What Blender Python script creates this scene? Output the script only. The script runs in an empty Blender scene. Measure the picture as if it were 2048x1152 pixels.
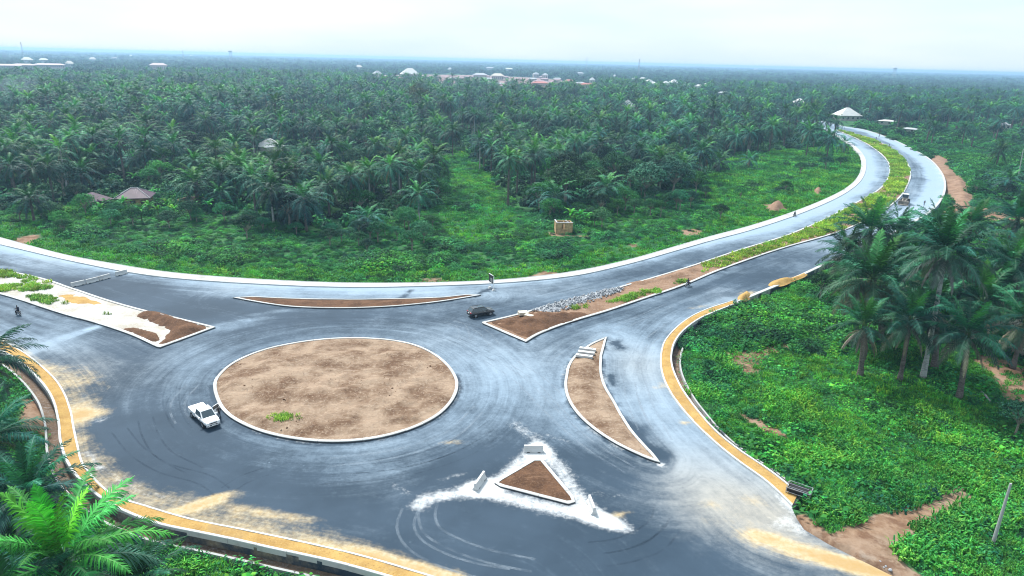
import bpy, bmesh, math, random
import numpy as np
from mathutils import Vector, Matrix
from mathutils.geometry import delaunay_2d_cdt

# ------------------------------------------------------------------ camera
scene = bpy.context.scene
COL = scene.collection
R = math.radians
W_PX, H_PX, F_PX = 2048.0, 1152.0, 1365.0
PITCH, ROLL, CAM_Z = R(18.4485), R(1.4265), 42.0
cam_d = bpy.data.cameras.new('camera')
cam = bpy.data.objects.new('camera', cam_d)
COL.objects.link(cam)
cam_d.sensor_width = 36.0
cam_d.lens = F_PX * 36.0 / W_PX
cam_d.clip_start = 0.5
cam_d.clip_end = 40000.0
cam.matrix_world = (Matrix.Translation((0, 0, CAM_Z)) @ Matrix.Rotation(R(90) - PITCH, 4, 'X')
                    @ Matrix.Rotation(ROLL, 4, 'Z'))
scene.camera = cam

# ------------------------------------------------------------------ world, sun, exposure
SUN_AZ, SUN_EL = R(-35), R(52)          # ahead of the camera and a little to the left
world = bpy.data.worlds.new('World')
scene.world = world
world.use_nodes = True
nt = world.node_tree
nt.nodes.clear()
def nd(tree, typ, **kw):
    n = tree.nodes.new(typ)
    for k, v in kw.items():
        if k.startswith('i_'):
            n.inputs[k[2:].replace('_', ' ')].default_value = v
        elif isinstance(k, str) and k.startswith('n'):
            n.inputs[int(k[1:])].default_value = v
        else:
            setattr(n, k, v)
    return n
def sky_nodes():
    L = nt.links.new
    out = nt.nodes.new('ShaderNodeOutputWorld')
    bg = nt.nodes.new('ShaderNodeBackground'); bg.inputs['Strength'].default_value = 0.11
    sk = nt.nodes.new('ShaderNodeTexSky'); sk.sky_type = 'NISHITA'; sk.sun_disc = False
    sk.sun_elevation = SUN_EL; sk.sun_rotation = SUN_AZ
    sk.air_density = 1.4; sk.dust_density = 2.0; sk.ozone_density = 2.0
    tc = nt.nodes.new('ShaderNodeTexCoord')
    mp = nt.nodes.new('ShaderNodeMapping'); mp.inputs['Scale'].default_value = (1.4, 1.4, 7.0)
    no = nt.nodes.new('ShaderNodeTexNoise'); no.inputs['Scale'].default_value = 1.7; no.inputs['Detail'].default_value = 5.0
    rp = nt.nodes.new('ShaderNodeValToRGB')
    rp.color_ramp.elements[0].position = 0.36; rp.color_ramp.elements[0].color = (3.4, 4.3, 4.95, 1)
    rp.color_ramp.elements[1].position = 0.66; rp.color_ramp.elements[1].color = (4.4, 4.9, 5.25, 1)
    mx = nt.nodes.new('ShaderNodeMix'); mx.data_type = 'RGBA'
    mx.inputs['Factor'].default_value = 0.86
    L(tc.outputs['Generated'], mp.inputs['Vector']); L(mp.outputs['Vector'], no.inputs['Vector'])
    L(no.outputs['Fac'], rp.inputs['Fac'])
    L(sk.outputs['Color'], mx.inputs['A']); L(rp.outputs['Color'], mx.inputs['B'])
    L(mx.outputs['Result'], bg.inputs['Color']); L(bg.outputs['Background'], out.inputs['Surface'])
sky_nodes()
sun_d = bpy.data.lights.new('sun', 'SUN')
sun_d.energy = 3.7; sun_d.angle = R(12); sun_d.color = (1.0, 0.97, 0.92)
sun = bpy.data.objects.new('sun', sun_d)
COL.objects.link(sun)
sd = Vector((math.sin(SUN_AZ) * math.cos(SUN_EL), math.cos(SUN_AZ) * math.cos(SUN_EL), math.sin(SUN_EL)))
sun.rotation_euler = sd.to_track_quat('Z', 'Y').to_euler()
sun.location = (0, 0, 200)
vs = scene.view_settings
vs.view_transform = 'Standard'; vs.look = 'None'; vs.gamma = 1.0; vs.use_curve_mapping = False
vs.exposure = 1.05
cy = scene.cycles
cy.use_denoising = True; cy.filter_width = 1.1
cy.max_bounces = 3; cy.diffuse_bounces = 2; cy.glossy_bounces = 2; cy.transmission_bounces = 3
cy.transparent_max_bounces = 6; cy.volume_bounces = 0
cy.sample_clamp_indirect = 6.0

# ------------------------------------------------------------------ photo pixel -> point of the place
_cr, _sr, _cp, _sp = math.cos(ROLL), math.sin(ROLL), math.cos(PITCH), math.sin(PITCH)
def ray(px, py):
    x = px - W_PX / 2; y = H_PX / 2 - py
    X = _cr * x - _sr * y; Y = _sr * x + _cr * y
    return np.array([X, F_PX * _cp + Y * _sp, -F_PX * _sp + Y * _cp])
def g(px, py, z=0.0):
    d = ray(px, py)
    t = (z - CAM_Z) / d[2]
    return (d[0] * t, d[1] * t)
def gl(pts, z=0.0):
    return [g(x, y, z) for x, y in pts]
def crown_at(base, top, z0=0.0):
    """Foot on the ground under one pixel, head at another: foot xy, head offset (dx, dy), height."""
    bx, by = g(base[0], base[1], z0)
    d = ray(*top)
    t = by / d[1]
    return (bx, by), d[0] * t - bx, CAM_Z + d[2] * t - z0

# ------------------------------------------------------------------ polyline helpers
def smooth(pts, step=1.0, closed=False):
    P = [np.array(p, float) for p in pts]
    n = len(P); out = []
    for i in range(n if closed else n - 1):
        if closed:
            a, b, c, d = P[(i - 1) % n], P[i], P[(i + 1) % n], P[(i + 2) % n]
        else:
            b, c = P[i], P[i + 1]
            a = P[i - 1] if i > 0 else 2 * b - c
            d = P[i + 2] if i + 2 < n else 2 * c - b
        # centripetal Catmull-Rom
        t0 = 0; t1 = t0 + max(np.linalg.norm(b - a), 1e-4) ** .5; t2 = t1 + max(np.linalg.norm(c - b), 1e-4) ** .5
        t3 = t2 + max(np.linalg.norm(d - c), 1e-4) ** .5
        m = max(1, int(np.linalg.norm(c - b) / step))
        for k in range(m):
            t = t1 + (t2 - t1) * k / m
            A1 = (t1 - t) / (t1 - t0) * a + (t - t0) / (t1 - t0) * b
            A2 = (t2 - t) / (t2 - t1) * b + (t - t1) / (t2 - t1) * c
            A3 = (t3 - t) / (t3 - t2) * c + (t - t2) / (t3 - t2) * d
            B1 = (t2 - t) / (t2 - t0) * A1 + (t - t0) / (t2 - t0) * A2
            B2 = (t3 - t) / (t3 - t1) * A2 + (t - t1) / (t3 - t1) * A3
            out.append((t2 - t) / (t2 - t1) * B1 + (t - t1) / (t2 - t1) * B2)
    if not closed:
        out.append(P[-1])
    return np.array(out)
def resample(P, n):
    P = np.asarray(P, float)
    s = np.r_[0, np.cumsum(np.hypot(*np.diff(P, axis=0).T))]
    q = np.linspace(0, s[-1], n)
    return np.c_[np.interp(q, s, P[:, 0]), np.interp(q, s, P[:, 1])]
def plen(P):
    return float(np.hypot(*np.diff(np.asarray(P), axis=0).T).sum())
def area(P):
    x, y = np.asarray(P).T
    return 0.5 * float(np.dot(x, np.roll(y, -1)) - np.dot(y, np.roll(x, -1)))
def inset(P, d):
    """Closed outline (counter-clockwise) moved inwards by d, mitre-limited."""
    P = np.asarray(P)
    a = P - np.roll(P, 1, 0); b = np.roll(P, -1, 0) - P
    na = np.c_[-a[:, 1], a[:, 0]] / np.maximum(np.hypot(*a.T), 1e-6)[:, None]
    nb = np.c_[-b[:, 1], b[:, 0]] / np.maximum(np.hypot(*b.T), 1e-6)[:, None]
    m = na + nb
    l2 = np.maximum((m ** 2).sum(1), 0.35)
    return P + d * 2 * m / l2[:, None]
def offset_line(P, d):
    """Open line moved to its left by d."""
    P = np.asarray(P)
    t = np.gradient(P, axis=0)
    n = np.c_[-t[:, 1], t[:, 0]] / np.maximum(np.hypot(*t.T), 1e-6)[:, None]
    return P + n * d
def inside(pts, poly):
    pts = np.asarray(pts, float); poly = np.asarray(poly, float)
    res = np.zeros(len(pts), bool)
    x, y = pts[:, 0], pts[:, 1]
    bb = (x > poly[:, 0].min()) & (x < poly[:, 0].max()) & (y > poly[:, 1].min()) & (y < poly[:, 1].max())
    idx = np.where(bb)[0]
    if len(idx) == 0: return res
    xs, ys = x[idx], y[idx]; c = np.zeros(len(idx), bool)
    x1, y1 = poly[-1]
    for x2, y2 in poly:
        if y1 != y2:
            cond = ((y2 > ys) != (y1 > ys)) & (xs < (x1 - x2) * (ys - y2) / (y1 - y2) + x2)
            c ^= cond
        x1, y1 = x2, y2
    res[idx] = c
    return res
def dist_line(pts, line, closed=False, reach=None):
    pts = np.asarray(pts, float); line = np.asarray(line, float)
    if closed: line = np.vstack([line, line[:1]])
    if reach is not None:        # only points near the line matter
        lo, hi = line.min(0) - reach, line.max(0) + reach
        k = np.all((pts > lo) & (pts < hi), axis=1); out = np.full(len(pts), 1e3)
        if k.any(): out[k] = dist_line(pts[k], line)
        return out
    if len(line) > 60 and len(pts) > 3000: line = np.vstack([line[:-1:2], line[-1:]])
    best = np.full(len(pts), 1e9)
    for a, b in zip(line[:-1], line[1:]):
        ab = b - a; l2 = max((ab ** 2).sum(), 1e-9)
        t = np.clip(((pts - a) @ ab) / l2, 0, 1)
        d = pts - a - t[:, None] * ab
        best = np.minimum(best, d[:, 0] ** 2 + d[:, 1] ** 2)
    return np.sqrt(best)
_tab = np.random.RandomState(7).rand(256, 256)
def vnoise(x, y, s=1.0, o=0):
    x = np.asarray(x) / s + 37.3 * o; y = np.asarray(y) / s + 11.7 * o
    xi = np.floor(x).astype(int); yi = np.floor(y).astype(int)
    fx = x - xi; fy = y - yi; fx = fx * fx * (3 - 2 * fx); fy = fy * fy * (3 - 2 * fy)
    a = _tab[xi & 255, yi & 255]; b = _tab[(xi + 1) & 255, yi & 255]
    c = _tab[xi & 255, (yi + 1) & 255]; d = _tab[(xi + 1) & 255, (yi + 1) & 255]
    return (a * (1 - fx) + b * fx) * (1 - fy) + (c * (1 - fx) + d * fx) * fy
def fbm(x, y, s=1.0, o=0, n=4):
    t = 0; a = .5
    for k in range(n):
        t = t + a * vnoise(x, y, s / 2 ** k, o + k); a *= .5
    return t / (1 - .5 ** n)
def sstep(a, b, x):
    t = np.clip((x - a) / (b - a), 0, 1)
    return t * t * (3 - 2 * t)

# ------------------------------------------------------------------ object helpers
def tag(o, label=None, cat=None, group=None, kind=None):
    if label: o['label'] = label
    if cat: o['category'] = cat
    if group: o['group'] = group
    if kind: o['kind'] = kind
    return o
def link(name, data, parent=None, loc=None):
    o = bpy.data.objects.new(name, data)
    COL.objects.link(o)
    if parent: o.parent = parent
    if loc is not None: o.location = loc
    return o
def empty(name, loc=(0, 0, 0), rz=0.0):
    o = link(name, None); o.location = loc; o.rotation_euler = (0, 0, rz); o.empty_display_size = 0.3
    return o
def nth(n):
    return f"{n}{'th' if 10 < n % 100 < 14 else {1: 'st', 2: 'nd', 3: 'rd'}.get(n % 10, 'th')}"
class MB:
    """Collects faces into one mesh; every face carries a material slot and a colour."""
    def __init__(s): s.v = []; s.f = []; s.m = []; s.c = []; s.col = (1, 1, 1); s.mi = 0
    def face(s, pts, col=None):
        i = len(s.v); s.v.extend([tuple(map(float, p)) for p in pts]); s.f.append(tuple(range(i, i + len(pts))))
        s.m.append(s.mi); s.c.append(col or s.col)
    def idx(s, verts, faces, col=None):
        i = len(s.v); s.v.extend([tuple(map(float, p)) for p in verts])
        for f in faces:
            s.f.append(tuple(i + k for k in f)); s.m.append(s.mi); s.c.append(col or s.col)
    def box(s, c, d, rz=0.0, rx=0.0, ry=0.0, taper=1.0, col=None):
        M = Matrix.Translation(c) @ Matrix.Rotation(rz, 4, 'Z') @ Matrix.Rotation(ry, 4, 'Y') @ Matrix.Rotation(rx, 4, 'X')
        x, y, z = d[0] / 2, d[1] / 2, d[2] / 2
        vs_ = [(-x, -y, -z), (x, -y, -z), (x, y, -z), (-x, y, -z)] + [(a * taper, b * taper, z) for a, b in ((-x, -y), (x, -y), (x, y), (-x, y))]
        s.idx([M @ Vector(v) for v in vs_], [(3, 2, 1, 0), (4, 5, 6, 7), (0, 1, 5, 4), (1, 2, 6, 5), (2, 3, 7, 6), (3, 0, 4, 7)], col)
    def tube(s, pts, rad, n=6, col=None, cap=True):
        pts = [Vector(p) for p in pts]
        if not hasattr(rad, '__len__'): rad = [rad] * len(pts)
        V = []; F = []
        for i, p in enumerate(pts):
            t = (pts[min(i + 1, len(pts) - 1)] - pts[max(i - 1, 0)]).normalized()
            a = t.orthogonal().normalized() if abs(t.z) < .95 else Vector((1, 0, 0)) - t * t.x
            a.normalize(); b = t.cross(a)
            for k in range(n):
                q = 2 * math.pi * k / n
                V.append(p + (a * math.cos(q) + b * math.sin(q)) * rad[i])
        for i in range(len(pts) - 1):
            for k in range(n):
                F.append((i * n + k, i * n + (k + 1) % n, (i + 1) * n + (k + 1) % n, (i + 1) * n + k))
        if cap:
            F.append(tuple(range(n - 1, -1, -1))); F.append(tuple((len(pts) - 1) * n + k for k in range(n)))
        s.idx(V, F, col)
    def prism(s, poly, axis, a, b, col=None):
        """poly: 2D outline extruded along axis from a to b. axis 'y': poly is (x, z)."""
        n = len(poly)
        def P(p, h):
            return (p[0], h, p[1]) if axis == 'y' else ((h, p[0], p[1]) if axis == 'x' else (p[0], p[1], h))
        V = [P(p, a) for p in poly] + [P(p, b) for p in poly]
        F = [(i, (i + 1) % n, n + (i + 1) % n, n + i) for i in range(n)] + [tuple(range(n - 1, -1, -1)), tuple(range(n, 2 * n))]
        s.idx(V, F, col)
    def mesh(s, name, mats, smooth_=False):
        me = bpy.data.meshes.new(name)
        me.from_pydata(s.v, [], s.f)
        for m in (mats if isinstance(mats, (list, tuple)) else [mats]): me.materials.append(m)
        me.polygons.foreach_set('material_index', s.m)
        at = me.attributes.new('col', 'FLOAT_COLOR', 'FACE')
        at.data.foreach_set('color', np.c_[np.array(s.c, float).reshape(-1, 3), np.ones(len(s.c))].ravel())
        if smooth_: me.polygons.foreach_set('use_smooth', [True] * len(me.polygons))
        me.update()
        return me
    def build(s, name, mats, parent=None, smooth_=False, loc=None):
        return link(name, s.mesh(name, mats, smooth_), parent, loc)
def fix_normals(me):
    bm = bmesh.new(); bm.from_mesh(me); bmesh.ops.recalc_face_normals(bm, faces=bm.faces); bm.to_mesh(me); bm.free()
def set_attr(me, name, vals):
    vals = np.asarray(vals, np.float32)
    if vals.ndim == 1:
        a = me.attributes.new(name, 'FLOAT', 'POINT'); a.data.foreach_set('value', vals)
    else:
        a = me.attributes.new(name, 'FLOAT_COLOR', 'POINT')
        a.data.foreach_set('color', np.c_[vals, np.ones(len(vals))].astype(np.float32).ravel())
def fill_mesh(name, outline, pts, mat, zf=0.0, skirt=None):
    """Constrained triangulation of a closed outline with inner points; zf: height function of xy, or a number."""
    o = np.asarray(outline)
    if area(o) < 0: o = o[::-1]
    n = len(o)
    allp = [Vector(p) for p in o] + [Vector(p) for p in pts]
    ed = [(i, (i + 1) % n) for i in range(n)]
    vv, _, ff, _, _, _ = delaunay_2d_cdt(allp, ed, [], 1, 1e-5)
    xy = np.array([(v.x, v.y) for v in vv])
    z = zf(xy) if callable(zf) else np.full(len(xy), zf)
    verts = [(x, y, h) for (x, y), h in zip(xy, z)]
    faces = [tuple(f) for f in ff]
    if skirt is not None:
        # walls down from the rim
        zz = zf(o) if callable(zf) else np.full(n, zf)
        k = len(verts)
        verts += [(x, y, h) for (x, y), h in zip(o, zz)] + [(x, y, skirt) for x, y in o]
        faces += [(k + i, k + n + i, k + n + (i + 1) % n, k + (i + 1) % n) for i in range(n)]
    me = bpy.data.meshes.new(name)
    me.from_pydata(verts, [], faces)
    me.materials.append(mat)
    return me, np.array(verts)
def grid_in(outline, step, jitter=0.25, margin=None, seed=0, reach=None):
    o = np.asarray(outline)
    rs = np.random.RandomState(seed)
    lo, hi = o.min(0), o.max(0)
    if reach: lo = np.maximum(lo, (-reach, 0)); hi = np.minimum(hi, (reach, reach))
    xs = np.arange(lo[0], hi[0], step); ys = np.arange(lo[1], hi[1], step)
    if len(xs) == 0 or len(ys) == 0: return np.zeros((0, 2))
    X, Y = np.meshgrid(xs, ys); P = np.c_[X.ravel(), Y.ravel()] + rs.uniform(-jitter, jitter, (X.size, 2)) * step
    P = P[inside(P, o)]
    if len(P): P = P[dist_line(P, o, True) > (step * .5 if margin is None else margin)]
    return P

# ------------------------------------------------------------------ materials
class NT:
    """Short-hand for a node material."""
    def __init__(s, name):
        s.m = bpy.data.materials.new(name); s.m.use_nodes = True
        s.t = s.m.node_tree; s.t.nodes.clear()
        s.out = s.t.nodes.new('ShaderNodeOutputMaterial')
    def n(s, typ, **kw):
        x = s.t.nodes.new(typ)
        for k, v in kw.items(): setattr(x, k, v)
        return x
    def l(s, a, b): s.t.links.new(a, b)
    def val(s, sock, v):
        if isinstance(v, bpy.types.NodeSocket): s.l(v, sock)
        elif v is not None: sock.default_value = v
    def attr(s, name, out='Fac', typ='GEOMETRY'):
        a = s.n('ShaderNodeAttribute', attribute_name=name, attribute_type=typ); return a.outputs[out]
    def pos(s): return s.n('ShaderNodeNewGeometry').outputs['Position']
    def objc(s): return s.n('ShaderNodeTexCoord').outputs['Object']
    def noise(s, vec, scale, detail=4, rough=.55, out='Fac'):
        x = s.n('ShaderNodeTexNoise'); s.val(x.inputs['Vector'], vec)
        x.inputs['Scale'].default_value = scale; x.inputs['Detail'].default_value = detail; x.inputs['Roughness'].default_value = rough
        return x.outputs[out]
    def math(s, op, a, b=None, c=None, clamp=False):
        x = s.n('ShaderNodeMath', operation=op, use_clamp=clamp)
        for i, v in enumerate((a, b, c)):
            if v is not None: s.val(x.inputs[i], v)
        return x.outputs[0]
    def ramp(s, f, a, b, lo=0.0, hi=1.0):
        x = s.n('ShaderNodeMapRange', interpolation_type='SMOOTHSTEP'); s.val(x.inputs['Value'], f)
        x.inputs['From Min'].default_value = a; x.inputs['From Max'].default_value = b
        x.inputs['To Min'].default_value = lo; x.inputs['To Max'].default_value = hi
        return x.outputs['Result']
    def mix(s, f, a, b, mode='MIX'):
        x = s.n('ShaderNodeMix', data_type='RGBA', blend_type=mode)
        s.val(x.inputs['Factor'], f)
        for k, v in (('A', a), ('B', b)):
            if isinstance(v, tuple): v = (*v, 1.0) if len(v) == 3 else v
            s.val(x.inputs[k], v)
        return x.outputs['Result']
    def comb(s, x, y, z):
        c = s.n('ShaderNodeCombineXYZ'); s.val(c.inputs[0], x); s.val(c.inputs[1], y); s.val(c.inputs[2], z); return c.outputs[0]
    def sep(s, v):
        c = s.n('ShaderNodeSeparateXYZ'); s.l(v, c.inputs[0]); return c.outputs
    def bump(s, h, strength=.3, dist=.05):
        b = s.n('ShaderNodeBump'); b.inputs['Strength'].default_value = strength; b.inputs['Distance'].default_value = dist
        s.l(h, b.inputs['Height']); return b.outputs['Normal']
    def bsdf(s, col, rough=.8, metal=0.0, normal=None, spec=.3, **kw):
        p = s.n('ShaderNodeBsdfPrincipled')
        if isinstance(col, tuple): col = (*col[:3], 1.0)
        s.val(p.inputs['Base Color'], col); s.val(p.inputs['Roughness'], rough); s.val(p.inputs['Metallic'], metal)
        p.inputs['Specular IOR Level'].default_value = spec
        if normal is not None: s.l(normal, p.inputs['Normal'])
        for k, v in kw.items(): s.val(p.inputs[k.replace('_', ' ')], v)
        s.l(p.outputs[0], s.out.inputs['Surface'])
        return s.m
def simple(name, col, rough=.7, metal=0.0, var=.25, scale=3.0, spec=.3):
    t = NT(name)
    f = t.noise(t.objc(), scale, 5)
    dark = tuple(c * (1 - var) for c in col); lite = tuple(min(1, c * (1 + var)) for c in col)
    return t.bsdf(t.mix(t.ramp(f, .3, .7), dark, lite), rough, metal, spec=spec)
def leafmat(name, trans=.25, rnd=.25, spec=.06, tint=(1, 1, 1)):
    """Foliage: face colour times a per-plant variation, with light shining through the blade."""
    t = NT(name)
    c = t.attr('col', 'Color')
    oi = t.n('ShaderNodeObjectInfo').outputs['Random']
    v = t.ramp(oi, 0, 1, 1 - rnd, 1 + rnd)
    hs = t.n('ShaderNodeHueSaturation'); t.l(c, hs.inputs['Color']); t.l(v, hs.inputs['Value'])
    t.l(t.ramp(t.math('FRACT', t.math('MULTIPLY', oi, 7.31)), 0, 1, .478, .522), hs.inputs['Hue'])
    pn = t.noise(t.pos(), .11, 4, .6); pv_ = t.ramp(pn, .34, .68)
    ln = t.noise(t.pos(), .028, 3, .6); hue2 = t.ramp(ln, .35, .65)
    tint2 = t.mix(hue2, (.76, .92, 1.12), (1.22, 1.10, .86))
    col = t.mix(pv_, t.mix(1.0, hs.outputs['Color'], tuple(x * .72 for x in tint), 'MULTIPLY'), t.mix(1.0, hs.outputs['Color'], tuple(a * b for a, b in zip(tint, (1.28, 1.2, 1.0))), 'MULTIPLY'))
    col = t.mix(1.0, col, tint2, 'MULTIPLY')
    d = t.n('ShaderNodeBsdfPrincipled'); t.l(col, d.inputs['Base Color']); d.inputs['Roughness'].default_value = .62
    d.inputs['Specular IOR Level'].default_value = spec
    tr = t.n('ShaderNodeBsdfTranslucent'); t.l(t.mix(1.0, col, (1.1, 1.25, .6), 'MULTIPLY'), tr.inputs['Color'])
    mx = t.n('ShaderNodeMixShader'); mx.inputs[0].default_value = trans
    t.l(d.outputs[0], mx.inputs[1]); t.l(tr.outputs[0], mx.inputs[2]); t.l(mx.outputs[0], t.out.inputs['Surface'])
    return t.m

def mat_concrete(name, base=(.62, .64, .63), dirt=(.3, .29, .27)):
    t = NT(name); p = t.pos()
    a = t.noise(p, .8, 5); b = t.noise(p, 9.0, 4)
    c = t.mix(t.ramp(a, .5, .78, 0, .55), base, dirt)
    c = t.mix(t.ramp(b, .55, .8, 0, .35), c, tuple(x * .7 for x in base))
    return t.bsdf(c, .85, normal=t.bump(b, .25, .02))
M = {}
M['kerb'] = mat_concrete('kerb_concrete', (.46, .48, .48), (.26, .25, .23))
def mat_kerb_dark_foot():
    t = NT('dark_foot_kerb'); p = t.pos(); a = t.noise(p, .8, 5); b = t.noise(p, 9.0, 4); z = t.sep(p)[2]
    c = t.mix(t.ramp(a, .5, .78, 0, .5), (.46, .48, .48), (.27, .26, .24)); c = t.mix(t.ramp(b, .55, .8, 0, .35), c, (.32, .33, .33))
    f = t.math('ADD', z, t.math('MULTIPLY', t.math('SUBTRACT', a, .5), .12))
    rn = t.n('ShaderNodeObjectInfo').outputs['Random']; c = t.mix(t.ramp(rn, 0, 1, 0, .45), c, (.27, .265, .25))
    c = t.mix(t.ramp(f, .13, .17, .92, 0), c, (.022, .026, .032))      # darker towards the foot, with a ragged upper edge
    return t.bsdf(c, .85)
M['kerb_dark_foot'] = mat_kerb_dark_foot()
M['concrete'] = mat_concrete('grey_concrete', (.33, .34, .34), (.18, .17, .16))
M['white_concrete'] = mat_concrete('white_concrete', (.50, .51, .51), (.30, .29, .27))
def mat_dust_path():
    t = NT('dusty_concrete'); p = t.pos()
    a = t.noise(p, .35, 6, .65); b = t.noise(p, 4.0, 5)
    c = t.mix(t.ramp(a, .45, .75), (.40, .42, .43), (.28, .265, .24))
    c = t.mix(t.ramp(b, .5, .8, 0, .55), c, (.21, .22, .24))
    return t.bsdf(c, .9, normal=t.bump(b, .2, .03))
M['dusty'] = mat_dust_path()
def mat_sand():
    t = NT('yellow_sand'); p = t.pos()
    a = t.noise(p, .5, 5); b = t.noise(p, 5.0, 6, .7)
    c = t.mix(t.ramp(a, .3, .75), (.41, .27, .095), (.30, .18, .06))
    c = t.mix(t.ramp(b, .52, .75, 0, .7), c, (.47, .36, .19))
    c = t.mix(t.ramp(b, .32, .46, .75, 0), c, (.20, .115, .045)); c = t.mix(t.ramp(t.noise(p, .16, 5, .7), .52, .68, 0, .6), c, (.24, .165, .09))
    return t.bsdf(c, .95, spec=.1, normal=t.bump(b, .8, .08))
M['sand'] = mat_sand()
def mat_soil(name, a1, a2, a3, sc=1.0):
    t = NT(name); p = t.pos()
    a = t.noise(p, .22 * sc, 6, .62); b = t.noise(p, 2.6 * sc, 6, .7); d = t.noise(p, 11.0 * sc, 3)
    c = t.mix(t.ramp(a, .36, .66), a1, a2)
    xy = t.sep(p); wv = t.math('MULTIPLY', t.math('SUBTRACT', t.noise(p, .13, 4), .5), 34.0)
    rk = t.noise(t.comb(t.math('ADD', t.math('MULTIPLY', xy[0], .35 * sc), wv), t.math('ADD', t.math('MULTIPLY', xy[1], 1.9 * sc), wv), 0.0), 1.0, 6, .7)
    c = t.mix(t.ramp(b, .5, .72, 0, .75), c, a3)
    c = t.mix(t.ramp(rk, .51, .70, 0, .5), c, tuple(x * .6 for x in a2)); c = t.mix(t.ramp(rk, .48, .34, 0, .45), c, a3)
    c = t.mix(t.ramp(d, .35, .2, 0, .65), c, tuple(x * .3 for x in a2))
    return t.bsdf(c, .95, spec=.1, normal=t.bump(b, .9, .12))
M['soil'] = mat_soil('dry_soil', (.285, .21, .15), (.115, .068, .042), (.36, .285, .215))
M['soil_dark'] = mat_soil('dug_soil', (.125, .068, .040), (.07, .038, .023), (.20, .125, .08), 1.6)
M['soil_red'] = mat_soil('red_laterite', (.24, .155, .105), (.16, .095, .06), (.33, .25, .19))
M['gravel'] = mat_soil('crushed_stone', (.34, .36, .39), (.22, .24, .26), (.44, .46, .48), 3)
M['median_sand'] = mat_soil('pale_median_sand', (.43, .44, .43), (.34, .31, .26), (.50, .51, .50))
# ------------------------------------------------------------------ lines of the junction, read off the ground
T_OUT = [(-300,405),(-150,440),(0,476),(51,490),(137,512),(212,526),(342,546),(513,559.5),(700,567),(913,565),(1033,558),(1153,543),(1255,521),(1374,487),(1423,473),(1498,453),(1587,424),(1656,396),(1690,378),(1711,360),(1721,340),(1721,316),(1707,297),(1685,281),(1655,264),(1620,250),(1580,240)]
T_IN = [(-300,417),(-150,453),(0,490),(51,502),(137,522),(253,545),(342,557),(513,569),(700,575.6),(879,572.5),(1033,565),(1153,552),(1255,529.5),(1374,496),(1423,482),(1498,462),(1587,433),(1656,405),(1694,385),(1719,365),(1731,342),(1730,317),(1715,297),(1693,281),(1662,264),(1626,250),(1584,239.6)]
RO = [(1585,234),(1652,244),(1690,253),(1724,258.5),(1776,275),(1820,295),(1861,319),(1885,347),(1892,371),(1885,398),(1861,425),(1820,450),(1760,481),(1656,528),(1598,555),(1498,597),(1468,611)]
FV = [(1468,611),(1430,626),(1397,641),(1370,661),(1351,684),(1344,707),(1344,730),(1353,756),(1370,789),(1391,816),(1427,860),(1468,895),(1519,929),(1570,963),(1601,994)]
FR = [(1466,602),(1406,622),(1372,640),(1343,665),(1326,688),(1320,716),(1321,739),(1328,764),(1343,793),(1358,814),(1379,839),(1402,862),(1433,891),(1485,932),(1529,963),(1555,986),(1584,1014)]
GR = [(-300,556),(-150,614),(-60,654),(0,681),(46,704),(80,730),(112,760),(131,789),(143,821),(151,862),(157,890),(166,926),(191,960),(232,994),(308,1018),(376,1038),(513,1066),(700,1107),(850,1150),(1000,1196)]
GV = [(-300,583),(-150,640),(-60,680),(0,704),(30,720),(52,737),(80,765),(102,797),(113,831),(117,865),(121,903),(136,937),(160,966),(198,1001),(308,1052),(410,1072),(547,1103),(700,1137),(850,1182),(1000,1228)]
DIRT_EDGE = [(1584,1016),(1608,1059),(1656,1088),(1741,1130),(1793,1156),(1900,1210),(1980,1300)]
L = {k: smooth(gl(v), 1.5) for k, v in dict(T_OUT=T_OUT, T_IN=T_IN, RO=RO, FV=FV, FR=FR, GR=GR, GV=GV, DE=DIRT_EDGE).items()}
ROAD_POLY = np.vstack([L['T_OUT'], L['RO'], L['FV'][1:], L['DE'], gl([(1000, 1330)]), L['GV'][::-1]])

# ------------------------------------------------------------------ islands: outlines
def outline(*pieces, step=.8):
    out = []
    for p in pieces:
        s_ = smooth(gl(p), step) if len(p) > 1 else np.array(gl(p))
        out.append(s_)
    P = np.vstack(out)
    keep = np.r_[True, np.hypot(*np.diff(P, axis=0).T) > .02]
    P = P[keep]
    return P if area(P) > 0 else P[::-1]
RING = [(428,785),(432,757),(470,724),(540,697),(640,680),(731,677),(820,688),(880,716),(912,752),(917,775),(905,805),(870,838),(800,868),(720,884),(640,886),(560,876),(500,858),(450,828)]
O_RING = smooth(gl(RING), .8, True)
if area(O_RING) < 0: O_RING = O_RING[::-1]
LMU = [(-300,478),(-150,508),(0,540),(82,557),(144,577),(219,602),(294,623),(359,638),(432,656)]
LMD = [(-300,517),(-150,552),(0,590),(44,603),(82,616),(133,632),(191,648),(260,671),(318,698)]
RMU = [(961,647),(1037,629),(1118,606),(1235,576),(1374,535),(1470,503),(1567,473),(1639,443),(1707,408),(1758,378),(1777,350),(1774,323),(1745,296),(1707,275),(1672,261)]
RMD = [(1052,686),(1077,671),(1139,647),(1221,622),(1289,599),(1373,570),(1437,543),(1553,502),(1690,461),(1765,424),(1799,397),(1816,371),(1822,347),(1810,319),(1775,292),(1734,275),(1676,259)]
O_LM = outline(LMU, LMD[::-1])
O_RM = outline(RMU, RMD[::-1])
O_LENS = outline([(466,596.5),(513,605.5),(581,615),(697,618),(777,615),(821,611.5),(879,605),(930,597),(962,591.5)], [(934,590.5),(879,596),(777,599),(697,600),(581,598),(506,594.5)])
O_CRES = outline([(1214,675),(1180,690),(1142,721),(1130,755),(1129,779),(1139,809),(1166,843),(1221,884),(1276,912),(1321,929)], [(1310,914),(1262,859),(1228,802),(1212,775),(1204,748),(1204,714)])
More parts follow.
